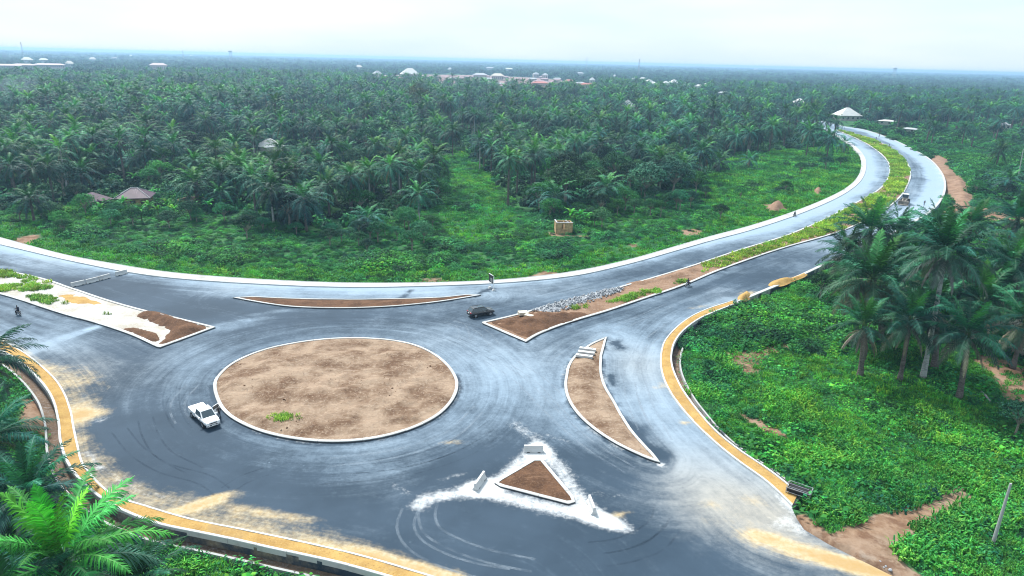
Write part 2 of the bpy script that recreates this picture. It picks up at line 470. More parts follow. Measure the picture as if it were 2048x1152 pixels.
O_TRI = outline([(1085,920),(1066,920)], [(990,964),(988,972)], [(1146,1013),(1154,1002)])

# ------------------------------------------------------------------ the road sheet with its dust
def mat_asphalt():
    t = NT('dusty_asphalt'); p = t.pos()
    ch = t.sep(t.attr('dirt', 'Color'))           # x dust, y yellow sand, z white powder
    dk = t.attr('fresh_and_rims'); sx = t.attr('edge_dist'); rr = t.attr('ring_dist'); wr = t.attr('ring_w')
    xyz = t.sep(p)
    def streak(s_, k, f, e=.035):
        return t.noise(t.comb(t.math('MULTIPLY', s_, f), t.math('MULTIPLY', xyz[0], e), t.math('MULTIPLY', xyz[1], e)), 1.0, k, .6)
    sA = streak(sx, 6, .62); sB = streak(rr, 6, .62)
    mixs = t.n('ShaderNodeMix', data_type='FLOAT'); t.l(wr, mixs.inputs[0]); t.l(sA, mixs.inputs[2]); t.l(sB, mixs.inputs[3])
    st = mixs.outputs[0]
    sC = streak(sx, 4, 3.2, .06); sD = streak(rr, 4, 3.2, .06)
    mix2 = t.n('ShaderNodeMix', data_type='FLOAT'); t.l(wr, mix2.inputs[0]); t.l(sC, mix2.inputs[2]); t.l(sD, mix2.inputs[3])
    st2 = mix2.outputs[0]
    big = t.noise(p, .07, 5, .6); fine = t.noise(p, 2.2, 6, .65); grain = t.noise(p, 14.0, 3)
    asph = t.mix(t.ramp(big, .35, .65), (.018, .038, .062), (.032, .058, .090))
    asph = t.mix(t.ramp(grain, .3, .7, 0, .35), asph, (.014, .027, .042))
    d = t.math('ADD', ch[0], t.math('MULTIPLY', t.math('SUBTRACT', st, .5), .75))
    d = t.math('ADD', d, t.math('MULTIPLY', t.math('SUBTRACT', st2, .5), .26))
    d = t.math('ADD', d, t.math('MULTIPLY', t.math('SUBTRACT', fine, .5), .35))
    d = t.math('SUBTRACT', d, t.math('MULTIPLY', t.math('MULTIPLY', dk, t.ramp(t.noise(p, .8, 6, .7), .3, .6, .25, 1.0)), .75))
    d = t.math('ADD', d, t.math('MULTIPLY', t.math('SUBTRACT', t.noise(p, .33, 8, .75), .5), .75)); d = t.math('ADD', d, t.math('MULTIPLY', t.math('SUBTRACT', grain, .5), .45)); d = t.math('ADD', d, t.ramp(t.noise(p, 1.3, 5, .7), .66, .76, 0, .45))
    c = t.mix(t.ramp(d, .02, 1.05, 0, .95), asph, t.mix(t.attr('warm'), (.235, .32, .405), (.34, .325, .285)))
    # yellow sand: crisp, blotchy
    s_ = t.math('ADD', ch[1], t.math('MULTIPLY', t.math('SUBTRACT', fine, .5), .4)); s_ = t.math('ADD', s_, t.math('MULTIPLY', t.math('SUBTRACT', t.noise(p, .45, 6, .7), .5), 1.1)); s_ = t.math('MULTIPLY', s_, t.ramp(ch[1], .03, .2))
    s_ = t.math('ADD', s_, t.math('MULTIPLY', t.math('SUBTRACT', st2, .5), .5))
    sandc = t.mix(t.ramp(fine, .35, .65), (.40, .29, .135), (.45, .38, .25))
    sandc = t.mix(t.ramp(s_, .9, 1.5, 0, .8), sandc, (.36, .225, .075))
    c = t.mix(t.ramp(s_, .18, 1.0, 0, .9), c, sandc)
    w_ = t.math('ADD', ch[2], t.math('MULTIPLY', t.math('SUBTRACT', fine, .5), .9))
    w_ = t.math('ADD', w_, t.math('MULTIPLY', t.math('SUBTRACT', grain, .5), .5))
    w_ = t.math('ADD', w_, t.math('MULTIPLY', t.math('SUBTRACT', t.noise(p, .7, 7, .75), .5), .9))
    c = t.mix(t.ramp(w_, .22, 1.05, 0, .95), c, (.50, .52, .53))

    return t.bsdf(c, .82, spec=.25, normal=t.bump(grain, .15, .02))
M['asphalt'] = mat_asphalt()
def blob(P, px, py, a, b, deg=0.0):
    c = g(px, py); q = R(deg)
    dx = P[:, 0] - c[0]; dy = P[:, 1] - c[1]
    u = dx * math.cos(q) + dy * math.sin(q); v = -dx * math.sin(q) + dy * math.cos(q)
    return np.exp(-(u / a) ** 2 - (v / b) ** 2)
def band(P, px_line, w):
    return np.exp(-(dist_line(P, smooth(gl(px_line), 1.0), False, 3.5 * w) / w) ** 2)
def build_road():
    near = grid_in(ROAD_POLY, .55, .3, .3, 1, 136)
    dcam = np.hypot(*near.T)
    near = near[dcam < 135]
    far = grid_in(ROAD_POLY, 2.2, .2, .8, 2); far = far[np.hypot(*far.T) >= 135]
    me, V = fill_mesh('road', ROAD_POLY, np.vstack([near, far]), M['asphalt'], 0.0, skirt=-1.6)
    P = V[:, :2]; x, y = P.T
    edges = [L['T_IN'], L['RO'], L['FR'], L['GR'], O_LM, O_RM, O_LENS, O_CRES]
    ed = np.min([dist_line(P, e) for e in edges], axis=0)
    rd = dist_line(P, O_RING[::2], True, 60)
    set_attr(me, 'edge_dist', ed); set_attr(me, 'ring_dist', rd)
    set_attr(me, 'ring_w', 1 - sstep(7, 19, rd))
    n1 = fbm(x, y, 14, 3); n2 = fbm(x, y, 5, 9)
    dust = .26 + .5 * (n1 - .5)
    dust += .10 * (1 - sstep(3, 14, rd))
    for a in [(1275,700,4,10,20,.55),(1290,760,4,9,10,.5),(1330,830,4,8,35,.45),(1470,960,9,6,-30,.34),(1560,1040,9,6,-30,.36),(1440,1060,8,6,-30,.18),(1400,900,5,6,0,.35),
              (1040,760,8,9,0,.32),(1130,860,4,6,0,.25),(980,720,9,5,0,.15),(1290,640,14,5,25,.2),(1480,540,20,4,30,.12),(700,920,14,3,5,.12),(330,720,9,5,-20,.18),(120,690,7,4,0,.2),(40,660,10,6,0,.2),
              (800,585,30,3,0,.4),(560,590,20,2.5,0,.3),(250,530,16,4,-12,.25),(40,500,10,4,-15,.5),(1150,570,25,3,15,.1),(640,1060,10,3,-12,.2),(500,640,5,1.2,25,.5),(450,655,5,1.5,25,.35),(540,625,5,1.0,25,.45)]:
        dust += a[5] * blob(P, *a[:5])
    for a in [(300,600,16,5,-10,.4),(210,575,12,4,-12,.4),(560,640,14,4,0,.25),(480,620,8,3,0,.25),(330,880,6,6,0,.45),(260,860,5,5,0,.35),(420,950,12,5,-25,.28),(900,1090,22,6,-8,.4),(640,1020,14,5,-10,.25),
              (950,930,7,4,0,.45),(1180,940,6,5,0,.3),(1300,905,2.4,1.6,0,.6),(1266,862,2,2,0,.6),(1120,1080,10,5,0,.25),(1010,1120,14,4,0,.2),(760,640,20,3,0,.12),(1120,640,12,3,18,.2),(1450,560,14,4,30,.2),(1560,520,16,4,30,.25),(250,700,8,3,-30,.3)]:
        dust -= a[5] * blob(P, *a[:5])
    far_w = sstep(120, 210, np.hypot(x, y))
    dust += .20 * far_w
    dTi = dist_line(P, L['T_IN']); dRO = dist_line(P, L['RO'])
    dust += .55 * np.exp(-(dTi / 2.0) ** 2) * (0.4 + .8 * n2)
    isfar = sstep(150, 190, y)
    dust += isfar * (1.1 * (1 - sstep(4, 8.5, dRO + 3 * (n2 - .5))) + .8 * np.exp(-(dTi / 4.5) ** 2))
    dust += .2 * np.exp(-(dist_line(P, L['FR'], False, 12) / 3.0) ** 2)
    dust += .45 * np.exp(-(dist_line(P, O_RM, True, 4) / .9) ** 2) * n2 + .3 * np.exp(-(dist_line(P, O_CRES, True, 4) / .8) ** 2)
    # a lone pale strip across the lower left carriageway
    dust += .75 * band(P, [(60,705),(110,682),(190,655)], .9)
    sand = np.zeros(len(P))
    dG = dist_line(P, L['GR'], False, 24)
    wG = 1.1 + 5.5 * blob(P, 150, 770, 7, 8) + 2.2 * blob(P, 230, 1000, 8, 5) + 2.4 * blob(P, 420, 1020, 8, 5) + 1.2 * blob(P, 640, 1080, 10, 5) + 1.6 * blob(P, 180, 945, 6, 6)
    sand += .66 * np.exp(-(dG / wG) ** 2) * (.45 + .9 * fbm(x, y, 3.5, 5))
    for a in [(178,828,2.6,1.6,10,.9),(400,1010,3.6,.8,30,.8),(440,990,1.6,.5,30,.7),(1335,700,1.0,1.8,0,.6),(1326,770,.8,1.2,0,.6),(1370,845,.9,.6,0,.7),(1650,1108,7,.8,-24,.85),(1730,1142,7,.9,-22,1.0),(1690,1128,4,.7,-22,.6),(1500,1000,1.4,.8,0,.5),(1430,1010,1.2,.8,0,.4),(1520,1075,1.6,1.0,0,.6),(1490,880+40,1,.8,0,.4),
              (1520,600,4,.7,28,.5),(1590,560,4,1.6,28,.8),(1500,585,3.0,1.2,28,.8),(1410,612,5,.8,25,.5),(905,885,1.6,.5,10,.7),(880,1012,.8,.4,0,.5),(1235,1030,1.5,.5,20,.8),(560,1030,5,.6,-10,.6),(740,1115,6,.8,-14,.7),(860,1143,4,.8,-14,.6),(1310,775,1.0,.6,0,.5),(1520,1040,9,6,-30,.14),(1600,1100,8,5,-25,.12)]:
        sand += a[5] * blob(P, *a[:5])
    white = np.zeros(len(P))
    for ln, w, k in [([(1077,900),(1040,930),(1000,962),(958,975)], 1.3, .85), ([(958,975),(900,990),(850,997),(838,1012)], 1.1, .8), ([(958,980),(1060,1006),(1134,1022),(1186,1032),(1225,1046)], 1.25, .85),
                     ([(1077,900),(1110,925),(1150,985),(1186,1030)], 1.2, .72), ([(1030,848),(1055,868),(1075,880),(1078,905)], 1.1, .5), ([(1215,1045),(1260,1060)], .9, .45), ([(790,970),(815,985)], .5, .45),
                     ([(170,905),(185,915),(195,935)], .6, .6), ([(205,935),(240,962),(290,990)], .45, .4), ([(192,838),(200,845),(215,836)], .4, .5), ([(300,985),(380,1005)], .4, .35), ([(1560,1050),(1580,1040),(1600,1060)], 1.2, .6), ([(880,960),(930,945)], .5, .4), ([(1290,915),(1322,930)], .5, .5),
                     ([(1095,870),(1140,885)], .5, .4), ([(1195,985),(1260,995)], .6, .3), ([(1560,992),(1580,1014)], .7, .8),
                     ([(720,600),(790,580),(800,577)], .3, -.2)]:
        white += k * band(P, ln, w)
    white += .55 * np.exp(-(np.maximum(dTi - .1, 0) / .5) ** 2) * (fbm(x, y, 4, 2) > .5) * .8
    white += .45 * np.exp(-(rd / .45) ** 2) * (n2 > .52)
    white += .5 * np.exp(-(dist_line(P, O_CRES, True, 4) / .7) ** 2) * (n2 > .5) + .35 * np.exp(-(dist_line(P, O_LENS, True, 4) / .6) ** 2) * (n2 > .48)
    white += .75 * isfar * np.exp(-(dRO / 4.0) ** 2) * n2
    fresh_and_rims = np.zeros(len(P))
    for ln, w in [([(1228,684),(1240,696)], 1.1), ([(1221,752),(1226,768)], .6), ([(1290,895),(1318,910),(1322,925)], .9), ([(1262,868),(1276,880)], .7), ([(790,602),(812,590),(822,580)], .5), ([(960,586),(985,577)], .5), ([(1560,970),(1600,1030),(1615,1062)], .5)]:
        fresh_and_rims = np.maximum(fresh_and_rims, band(P, ln, w))
    set_attr(me, 'dirt', np.c_[np.clip(dust, 0, np.where(np.hypot(x, y) < 120, .74, 1.1)), np.clip(sand, 0, 1.5), np.clip(white, 0, 1.3)])
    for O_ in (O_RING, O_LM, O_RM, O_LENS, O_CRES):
        fresh_and_rims = np.maximum(fresh_and_rims, .9 * (1 - sstep(.1, .55, dist_line(P, O_, True, 2))) * (n2 > .36))  # island rims: dust thinned to a dark edge band
    set_attr(me, 'warm', np.clip(blob(P, 1500, 1030, 13, 9, -30) + .7 * blob(P, 140, 760, 9, 9) + .35 * blob(P, 1290, 740, 6, 9) + .5 * blob(P, 300, 1010, 14, 5, -20) + .4 * (n1 - .45), 0, 1))
    set_attr(me, 'fresh_and_rims', fresh_and_rims)
    o = link('road', me)
    tag(o, 'blue-grey asphalt roundabout junction and its four arms, streaked with dust', 'road', kind='structure')
build_road()

# ------------------------------------------------------------------ kerbs, islands, footpaths
def kerb_piece(mb, A, B, A2, B2, z0, z1):
    """A..B: outer line, A2..B2: inner line (arrays of the same length): one length of kerb."""
    n = len(A)
    ch = .035
    cA = A + (A2 - A) * .12
    V = [(*p, z0) for p in A] + [(*p, z1 - ch) for p in A] + [(*p, z1) for p in cA] + [(*p, z1) for p in A2] + [(*p, z0) for p in A2]
    F = []
    for r_ in range(4):
        for i in range(n - 1):
            F.append((r_ * n + i, r_ * n + i + 1, (r_ + 1) * n + i + 1, (r_ + 1) * n + i))
    F.append(tuple(r_ * n for r_ in range(5))); F.append(tuple(r_ * n + n - 1 for r_ in range(4, -1, -1)))
    mb.idx(V, F)
def kerb_run(parent, P, P2, z0, z1, seg=3.0, gap=.03, mat='kerb', rng=random.Random(3), skip=0.0):
    """Lengths of cast kerb between two parallel lines, one object each."""
    P = np.asarray(P); P2 = np.asarray(P2)
    s_ = np.r_[0, np.cumsum(np.hypot(*np.diff(P, axis=0).T))]
    tot = s_[-1]; n = max(1, int(round(tot / seg)))
    for i in range(n):
        a, b = tot * i / n + gap / 2, tot * (i + 1) / n - gap / 2
        if rng.random() < skip: continue
        m = max(2, int((b - a) / .8) + 1)
        q = np.linspace(a, b, m)
        A = np.c_[np.interp(q, s_, P[:, 0]), np.interp(q, s_, P[:, 1])]
        A2 = np.c_[np.interp(q, s_, P2[:, 0]), np.interp(q, s_, P2[:, 1])]
        jz = rng.uniform(-.012, .012); jo = rng.uniform(-.02, .02)
        d = (A2 - A); d /= np.maximum(np.hypot(*d.T), 1e-6)[:, None]
        mb = MB(); kerb_piece(mb, A + d * jo, None, A2 + d * jo, None, z0, z1 + jz)
        o = mb.build('kerb_segment', M[mat], parent)
        fix_normals(o.data)
def island(name, O, kw, kh, soil, zf, label, seg=3.0, step=.5, kerb_far=None):
    root = empty(name, (0, 0, 0))
    tag(root, label, 'traffic island', kind='structure')
    I = inset(O, kw)
    C = np.vstack([O, O[:1]]); CI = np.vstack([I, I[:1]])
    kerb_run(root, C, CI, 0.0, kh, seg, mat='kerb_dark_foot')
    I2 = inset(O, kw + .004)
    pts = grid_in(I2, step, .3, .15, 4)
    rim = dist_line(pts, I2, True) if len(pts) else None
    me, V = fill_mesh('soil', I2, pts, M[soil], lambda q: zf(q, dist_line(q, I2, True)))
    me.polygons.foreach_set('use_smooth', [True] * len(me.polygons))
    link('soil', me, root)
    return root
def soil_ring(q, d):
    x, y = q.T
    h = .16 + .45 * sstep(0, 9, d) + .75 * (fbm(x, y, 2.6, 2) - .5) * sstep(0, 1.2, d) + .2 * (vnoise(x, y, .8, 5) - .5) * sstep(0, .6, d)
    h = h + .5 * blob(q, 470, 775, 3, 3.5) * sstep(0, 1.5, d) + .35 * blob(q, 540, 840, 3.5, 2) * sstep(0, 1.5, d)
    # rounded tracks left by the machines
    c = g(735, 790); r = np.hypot(x - c[0], y - c[1])
    return np.maximum(h + .05 * np.sin(r * 5.0) * np.exp(-(r / 6) ** 2), .09)
def soil_flat(k=.25, top=.12):
    def f(q, d):
        x, y = q.T
        return .14 + top * sstep(0, 2, d) + k * (fbm(x, y, 1.6, 6) - .5) * sstep(0, .8, d)
    return f
def build_islands():
    island('roundabout_island', O_RING, .42, .24, 'soil', soil_ring, 'large round central island of raked brown soil inside a white kerb', 2.6, .42)
    island('lens_island', O_LENS, .32, .24, 'soil_dark', soil_flat(.3, .2), 'long thin lens-shaped island of brown soil beside the far carriageway', 4.0, .5)
    island('crescent_island', O_CRES, .38, .24, 'soil', soil_flat(.3, .2), 'crescent-shaped island of brown soil with concrete beams lying at its tip', 2.6, .45)
    island('triangle_island', O_TRI, .4, .2, 'soil_dark', soil_flat(.3, .25), 'small triangular island of brown soil ringed by white powder', 3.2, .4)
    island('left_median', O_LM, .5, .26, 'median_sand', soil_flat(.2, .04), 'pale sandy median strip with grass and brown soil heaps at its blunt end', 4.0, .7)
    island('right_median', O_RM, .5, .26, 'soil_red', soil_flat(.3, .1), 'long grassy median strip that curves away between the two carriageways', 6.0, .9)
build_islands()
def strip(name, A, B, z0, zt, mat, parent=None, n=None, zA=None):
    """Solid ribbon between two open lines."""
    n = n or int(max(plen(A), plen(B)) / 1.2)
    A = resample(A, n); B = resample(B, n)
    za = zt if zA is None else zA
    V = [(*p, z0) for p in A] + [(*p, za) for p in A] + [(*p, zt) for p in B] + [(*p, z0) for p in B]
    F = []
    for r_ in range(3):
        for i in range(n - 1): F.append((r_ * n + i, r_ * n + i + 1, (r_ + 1) * n + i + 1, (r_ + 1) * n + i))
    F += [(0, n, 2 * n, 3 * n), (3 * n + n - 1, 2 * n + n - 1, n + n - 1, n - 1)]
    me = bpy.data.meshes.new(name); me.from_pydata(V, [], F); me.materials.append(mat); fix_normals(me)
    return link(name, me, parent)
M['wet_drain'] = mat_soil('wet_drain_silt', (.16, .11, .075), (.09, .062, .045), (.28, .27, .26), 1.5)
def build_paths():
    # pale concrete footway and drain cover along the far side
    root = empty('far_footway'); tag(root, 'white concrete footway strip along the far edge of the road', 'footway', kind='structure')
    n = int(plen(L['T_OUT']) / 1.3)
    A, B = resample(L['T_OUT'], n), resample(L['T_IN'], n)
    k = int(n * .5)
    d = (A - B) / np.maximum(np.hypot(*(A - B).T), 1e-6)[:, None]
    kerb_run(root, B[:k], (B + d * .32)[:k], 0.0, .2, 5.0)
    strip('kerb', (B + d * .02)[k:], (B + d * .34)[k:], 0.0, .2, M['kerb'], root)
    strip('slab', B + d * .36, A - d * .36, -.3, .165, M['dusty'], root, n)
    strip('drain_edge', A - d * .34, A + d * .04, -.9, .22, M['kerb'], root, n)
    # concrete edge on the outside of the far curve
    root = empty('outer_shoulder'); tag(root, 'pale concrete edge strip on the outside of the right-hand curve', 'footway', kind='structure')
    E_ = L['RO']; E2 = offset_line(E_, -.7)
    if plen(E2) > plen(E_) and False: pass
    strip('edge', E_, E2, -.9, .18, M['dusty'], root)
    for nm, rl, vl, lab in (('sandy_footpath', 'FR', 'FV', 'curved footpath filled with orange sand between two white kerbs by the green field'),
                            ('sandy_footpath', 'GR', 'GV', 'long curved footpath filled with yellow sand between white kerbs below the palms')):
        root = empty(nm); tag(root, lab, 'footpath', kind='structure')
        n = int(plen(L[vl]) / .8)
        A, B = resample(L[rl], n), resample(L[vl], n)
        # pair points across, not by arc length
        idx = [int(np.argmin(np.hypot(*(B - a).T))) for a in A]
        Bp = B[np.maximum.accumulate(np.array(idx))]
        Bp = np.array([Bp[max(0, i - 3):i + 4].mean(0) for i in range(n)])
        d = (Bp - A) / np.maximum(np.hypot(*(Bp - A).T), 1e-6)[:, None]
        kerb_run(root, A, A + d * .22, 0.0, .24, 3.0, skip=0.0 if rl == 'GR' else .04)
        kerb_run(root, Bp, Bp - d * .26, -.3, .3, 3.0)
        # sand fill, lumpy
        cols = 7; V = []; F = []
        for i in range(n):
            a = A[i] + d[i] * .225; b = Bp[i] - d[i] * .265
            for c in range(cols):
                p = a + (b - a) * c / (cols - 1)
                z = .19 + .10 * (fbm(p[0], p[1], 1.3, 3) - .45) + .05 * math.sin(math.pi * c / (cols - 1))
                V.append((p[0], p[1], z))
        for i in range(n - 1):
            for c in range(cols - 1): F.append((i * cols + c, (i + 1) * cols + c, (i + 1) * cols + c + 1, i * cols + c + 1))
        me = bpy.data.meshes.new('sand_fill'); me.from_pydata(V, [], F); me.materials.append(M['sand'])
        me.polygons.foreach_set('use_smooth', [True] * len(me.polygons)); fix_normals(me)
        link('sand_fill', me, root)
        # open drain behind the path
        D1 = Bp + d * .02; D2 = Bp + d * 1.15; D3 = Bp + d * 1.38
        strip('drain_floor', D1, D2, -1.3, -.98, M['wet_drain'], root, n)
        strip('drain_wall', D2, D3, -1.3, -.5, M['concrete'], root, n)
build_paths()
# ------------------------------------------------------------------ the ground
DIRT = [  # bare earth showing through: outline, how bare
    ([(1660,1075),(1720,1040),(1810,1008),(1880,972),(1938,950),(1950,985),(1900,1020),(1850,1045),(1803,1085),(1800,1120),(1850,1152),(1900,1200),(1700,1230),(1590,1150),(1575,1030),(1610,1030)], 1.0),
    ([(1440,672),(1500,662),(1580,668),(1590,690),(1530,705),(1520,740),(1480,735),(1455,705)], .72),
    ([(1480,812),(1510,822),(1545,838),(1590,862),(1580,870),(1530,850),(1485,822)], .95),
    ([(1960,690),(2048,720),(2100,760),(2100,800),(2010,790),(1985,740),(1940,705)], .75),
    ([(1855,305),(1890,305),(1918,345),(1948,370),(1952,412),(1900,420),(1895,375),(1870,335)], 1.0),
    ([(1880,415),(1960,405),(2060,430),(2060,450),(1960,440),(1890,435)], .9),
    ([(1900,288),(2060,293),(2060,297),(1900,291)], .9),
    ([(830,548),(890,546),(915,552),(900,561),(840,560)], .8), ([(1050,548),(1090,535),(1130,540),(1110,552),(1060,556)], .95),
    ([(1520,404),(1560,404),(1580,416),(1540,420)], .95), ([(1625,372),(1640,372),(1646,384),(1628,386)], .95),
    ([(1360,452),(1400,448),(1410,462),(1370,466)], .8), ([(1250,478),(1280,476),(1282,488),(1255,490)], .6),
    ([(30,470),(75,462),(80,472),(50,486),(20,482)], .95), ([(0,440),(40,436),(42,446),(0,456)], .5),
    ([(40,790),(70,770),(92,812),(95,850),(60,850),(35,840)], .9), ([(1690,262),(1790,262),(1800,268),(1760,272)], .6), ([(1085,452),(1150,462),(1200,462),(1190,470),(1100,468),(1080,460)], .6),
]
SETTLE = [(740,158),(830,148),(960,150),(1090,156),(1200,172),(1190,182),(1100,180),(960,178),(850,165),(760,166)]
def ground_h(P):
    x, y = np.asarray(P, float).T
    d = np.hypot(x, y)
    h = -.92 + .5 * (fbm(x, y, 9, 4) - .5) * (1 - sstep(300, 900, d)) + 1.0 * (fbm(x, y, 60, 8) - .5) * sstep(60, 200, d)
    h += .85 * blob(P, 1640, 1060, 9, 9) + .5 * blob(P, 1760, 1100, 10, 10)
    return h
def build_ground():
    na, ratio, r0, r1 = 430, 1.0125, 22.0, 14000.0
    nr = int(math.log(r1 / r0) / math.log(ratio)) + 1
    rad = r0 * ratio ** np.arange(nr); ang = np.linspace(R(-80), R(80), na)
    A, Rr = np.meshgrid(ang, rad)
    P = np.c_[(Rr * np.sin(A)).ravel(), (Rr * np.cos(A)).ravel()]
    z = ground_h(P)
    # keep it clear below the road slab and the drains
    near = np.hypot(*P.T) < 700
    inr = np.zeros(len(P), bool); inr[near] = inside(P[near], ROAD_POLY)
    dr = np.full(len(P), 1e3)
    q = near & (np.hypot(*P.T) < 170)
    dr[q] = np.minimum(dist_line(P[q], L['FV'], False, 4), dist_line(P[q], L['GV'], False, 4))
    z = np.where(inr, -1.45, z)
    z = np.where(dr < 2.2, np.minimum(z, -1.4 + .6 * sstep(1.5, 2.2, dr)), z)
    soil = np.zeros(len(P))
    for poly, k in DIRT:
        pg = np.array(gl(poly)); c = pg.mean(0); rr = np.hypot(*(pg - c).T).max() + 12
        s_ = np.hypot(*(P - c).T) < rr
        if not s_.any(): continue
        ins = inside(P[s_], pg); dd = dist_line(P[s_], pg, True) * np.where(ins, 1, -1)
        wd = max(.8, .012 * np.hypot(*c))
        soil[s_] = np.maximum(soil[s_], k * sstep(-wd, wd, dd))
    st = np.zeros(len(P)); pg = np.array(gl(SETTLE))
    far = np.hypot(*P.T) > 500
    st[far] = inside(P[far], pg)
    F = np.arange(nr * na).reshape(nr, na)
    quads = np.stack([F[:-1, :-1], F[:-1, 1:], F[1:, 1:], F[1:, :-1]], -1).reshape(-1, 4)
    me = bpy.data.meshes.new('ground')
    me.from_pydata(np.c_[P, z].tolist(), [], quads[:, ::-1].tolist())
    me.polygons.foreach_set('use_smooth', [True] * len(me.polygons))
    set_attr(me, 'soil', soil); set_attr(me, 'town', st)
    t = NT('ground_soil_and_weeds'); p = t.pos()
    a = t.noise(p, .09, 6); b = t.noise(p, 1.1, 6, .65); c_ = t.noise(p, .004, 4)
    green = t.mix(t.ramp(a, .35, .65), (.022, .085, .034), (.042, .135, .042))
    green = t.mix(t.ramp(b, .4, .7, 0, .6), green, (.02, .055, .022))
    earth = t.mix(t.ramp(b, .35, .65), (.25, .17, .115), (.175, .105, .065))
    earth = t.mix(t.ramp(a, .5, .7, 0, .5), earth, (.28, .22, .17))
    earth = t.mix(t.ramp(t.noise(p, .45, 6, .7), .48, .62, 0, .75), earth, (.115, .062, .038)); earth = t.mix(t.ramp(t.noise(p, .3, 5, .7), .55, .7, 0, .6), earth, (.31, .26, .21))
    f = t.math('ADD', t.attr('soil'), t.math('MULTIPLY', t.math('SUBTRACT', b, .5), .9))
    col = t.mix(t.ramp(f, .35, .62), green, earth)
    col = t.mix(t.attr('town'), col, (.26, .17, .16))
    t.bsdf(col, .95, spec=.1, normal=t.bump(b, .6, .15))
    me.materials.append(t.m)
    o = link('ground', me); tag(o, 'green weedy ground and bare earth spreading out to the flat horizon', 'ground', kind='structure')
    return o
build_ground()

def haze_box():
    t = NT('pale_haze')
    pv = t.n('ShaderNodeVolumePrincipled')
    pv.inputs['Color'].default_value = (.40, .65, .93, 1); pv.inputs['Density'].default_value = HAZE
    pv.inputs['Anisotropy'].default_value = .25
    t.l(pv.outputs[0], t.out.inputs['Volume'])
    mb = MB(); mb.box((0, 6900, 22.5), (26000, 14200, 52.0))
    o = mb.build('haze', t.m)
    tag(o, 'thin bluish haze lying over the whole plain', 'haze', kind='stuff')
HAZE = 0.0002
haze_box()
# ------------------------------------------------------------------ foliage building blocks
M['leaf'] = leafmat('leaves', .15, .45)
M['frond'] = leafmat('palm_fronds', .12, .48, .13)
M['weed'] = leafmat('weeds', .22, .38, tint=(1.3, 1.22, 1.1))
def mat_bark(name, a, b):
    t = NT(name); p = t.objc()
    s_ = t.sep(p)
    n1 = t.noise(t.comb(t.math('MULTIPLY', s_[0], 2.0), t.math('MULTIPLY', s_[1], 2.0), t.math('MULTIPLY', s_[2], 5.0)), 1.0, 5, .7)
    c = t.mix(t.ramp(n1, .35, .65), a, b)
    return t.bsdf(c, .95, spec=.1, normal=t.bump(n1, 1.0, .1))
M['palm_bark'] = mat_bark('palm_bark', (.07, .06, .055), (.17, .15, .135))
M['pale_bark'] = mat_bark('pale_palm_bark', (.26, .26, .26), (.44, .45, .45))
M['bark'] = mat_bark('tree_bark', (.16, .14, .11), (.32, .30, .26))
def frond(mb, L_, az, el, droop, nl, ll, wid, col, rng, z0=0.0, r0=.15, bend=True, dead=False, twist=0.0):
    """One feather leaf: arching midrib with two ranks of leaflets."""
    ca, sa = math.cos(az), math.sin(az)
    S = np.array([-sa, ca, 0.0]); H = np.array([ca, sa, 0.0]); Z = np.array([0, 0, 1.0])
    n = 9; P = [H * r0 + Z * z0]; T = []
    for i in range(n):
        t = i / n
        e = el - droop * t ** 1.35
        d = H * math.cos(e) + Z * math.sin(e)
        T.append(d); P.append(P[-1] + d * L_ / n)
    T.append(T[-1]); P = np.array(P); T = np.array(T)
    rc = tuple(c * .9 + .045 for c in col) if not dead else col
    for i in range(n):          # midrib
        w0, w1 = .085 * (1 - i / n) + .02, .085 * (1 - (i + 1) / n) + .02
        mb.face([P[i] - S * w0, P[i] + S * w0, P[i + 1] + S * w1, P[i + 1] - S * w1], rc)
    for k in range(nl):
        t = .13 + .87 * (k + .5) / nl
        f = t * n; i = min(int(f), n - 1); p = P[i] + (P[i + 1] - P[i]) * (f - i); tg = T[i]
        U = np.cross(tg, S); U = U if U[2] > 0 else -U
        l0 = ll * (math.sin(math.pi * min(1, .22 + .80 * t)) ** .6) * (1 if t < .92 else .7)
        for sd_ in (-1, 1):
            l = l0 * rng.uniform(.82, 1.12)
            lift = rng.uniform(-.35, .35)
            d = S * sd_ * rng.uniform(.75, .95) + tg * (.45 + .5 * t) + U * lift
            d /= np.linalg.norm(d)
            b0, b1 = p - tg * wid * .5, p + tg * wid * .5
            dr = Z * l * (.34 if not dead else .8)
            kv = rng.uniform(.6, 1.35); cc = tuple(max(0.004, c * kv) for c in col)
            if bend:
                m = p + d * l * .55 - dr * .18
                q = p + d * l - dr
                mb.face([b0, m - tg * wid * .45, m + tg * wid * .45, b1], cc)
                mb.face([m - tg * wid * .45, q, m + tg * wid * .45], cc)
            else:
                mb.face([b0, p + d * l - dr * .6, b1], cc)
def frond_col(age, rng, kind=0):
    """age 0 young spear .. 1 old."""
    a = np.array([.050, .20, .045]); b = np.array([.013, .110, .074]); c = np.array([.013, .078, .066])
    x = a + (b - a) * min(1, age / .3) if age < .3 else b + (c - b) * (age - .3) / .7
    kv = rng.uniform(.65, 1.35); return tuple(x * kv)
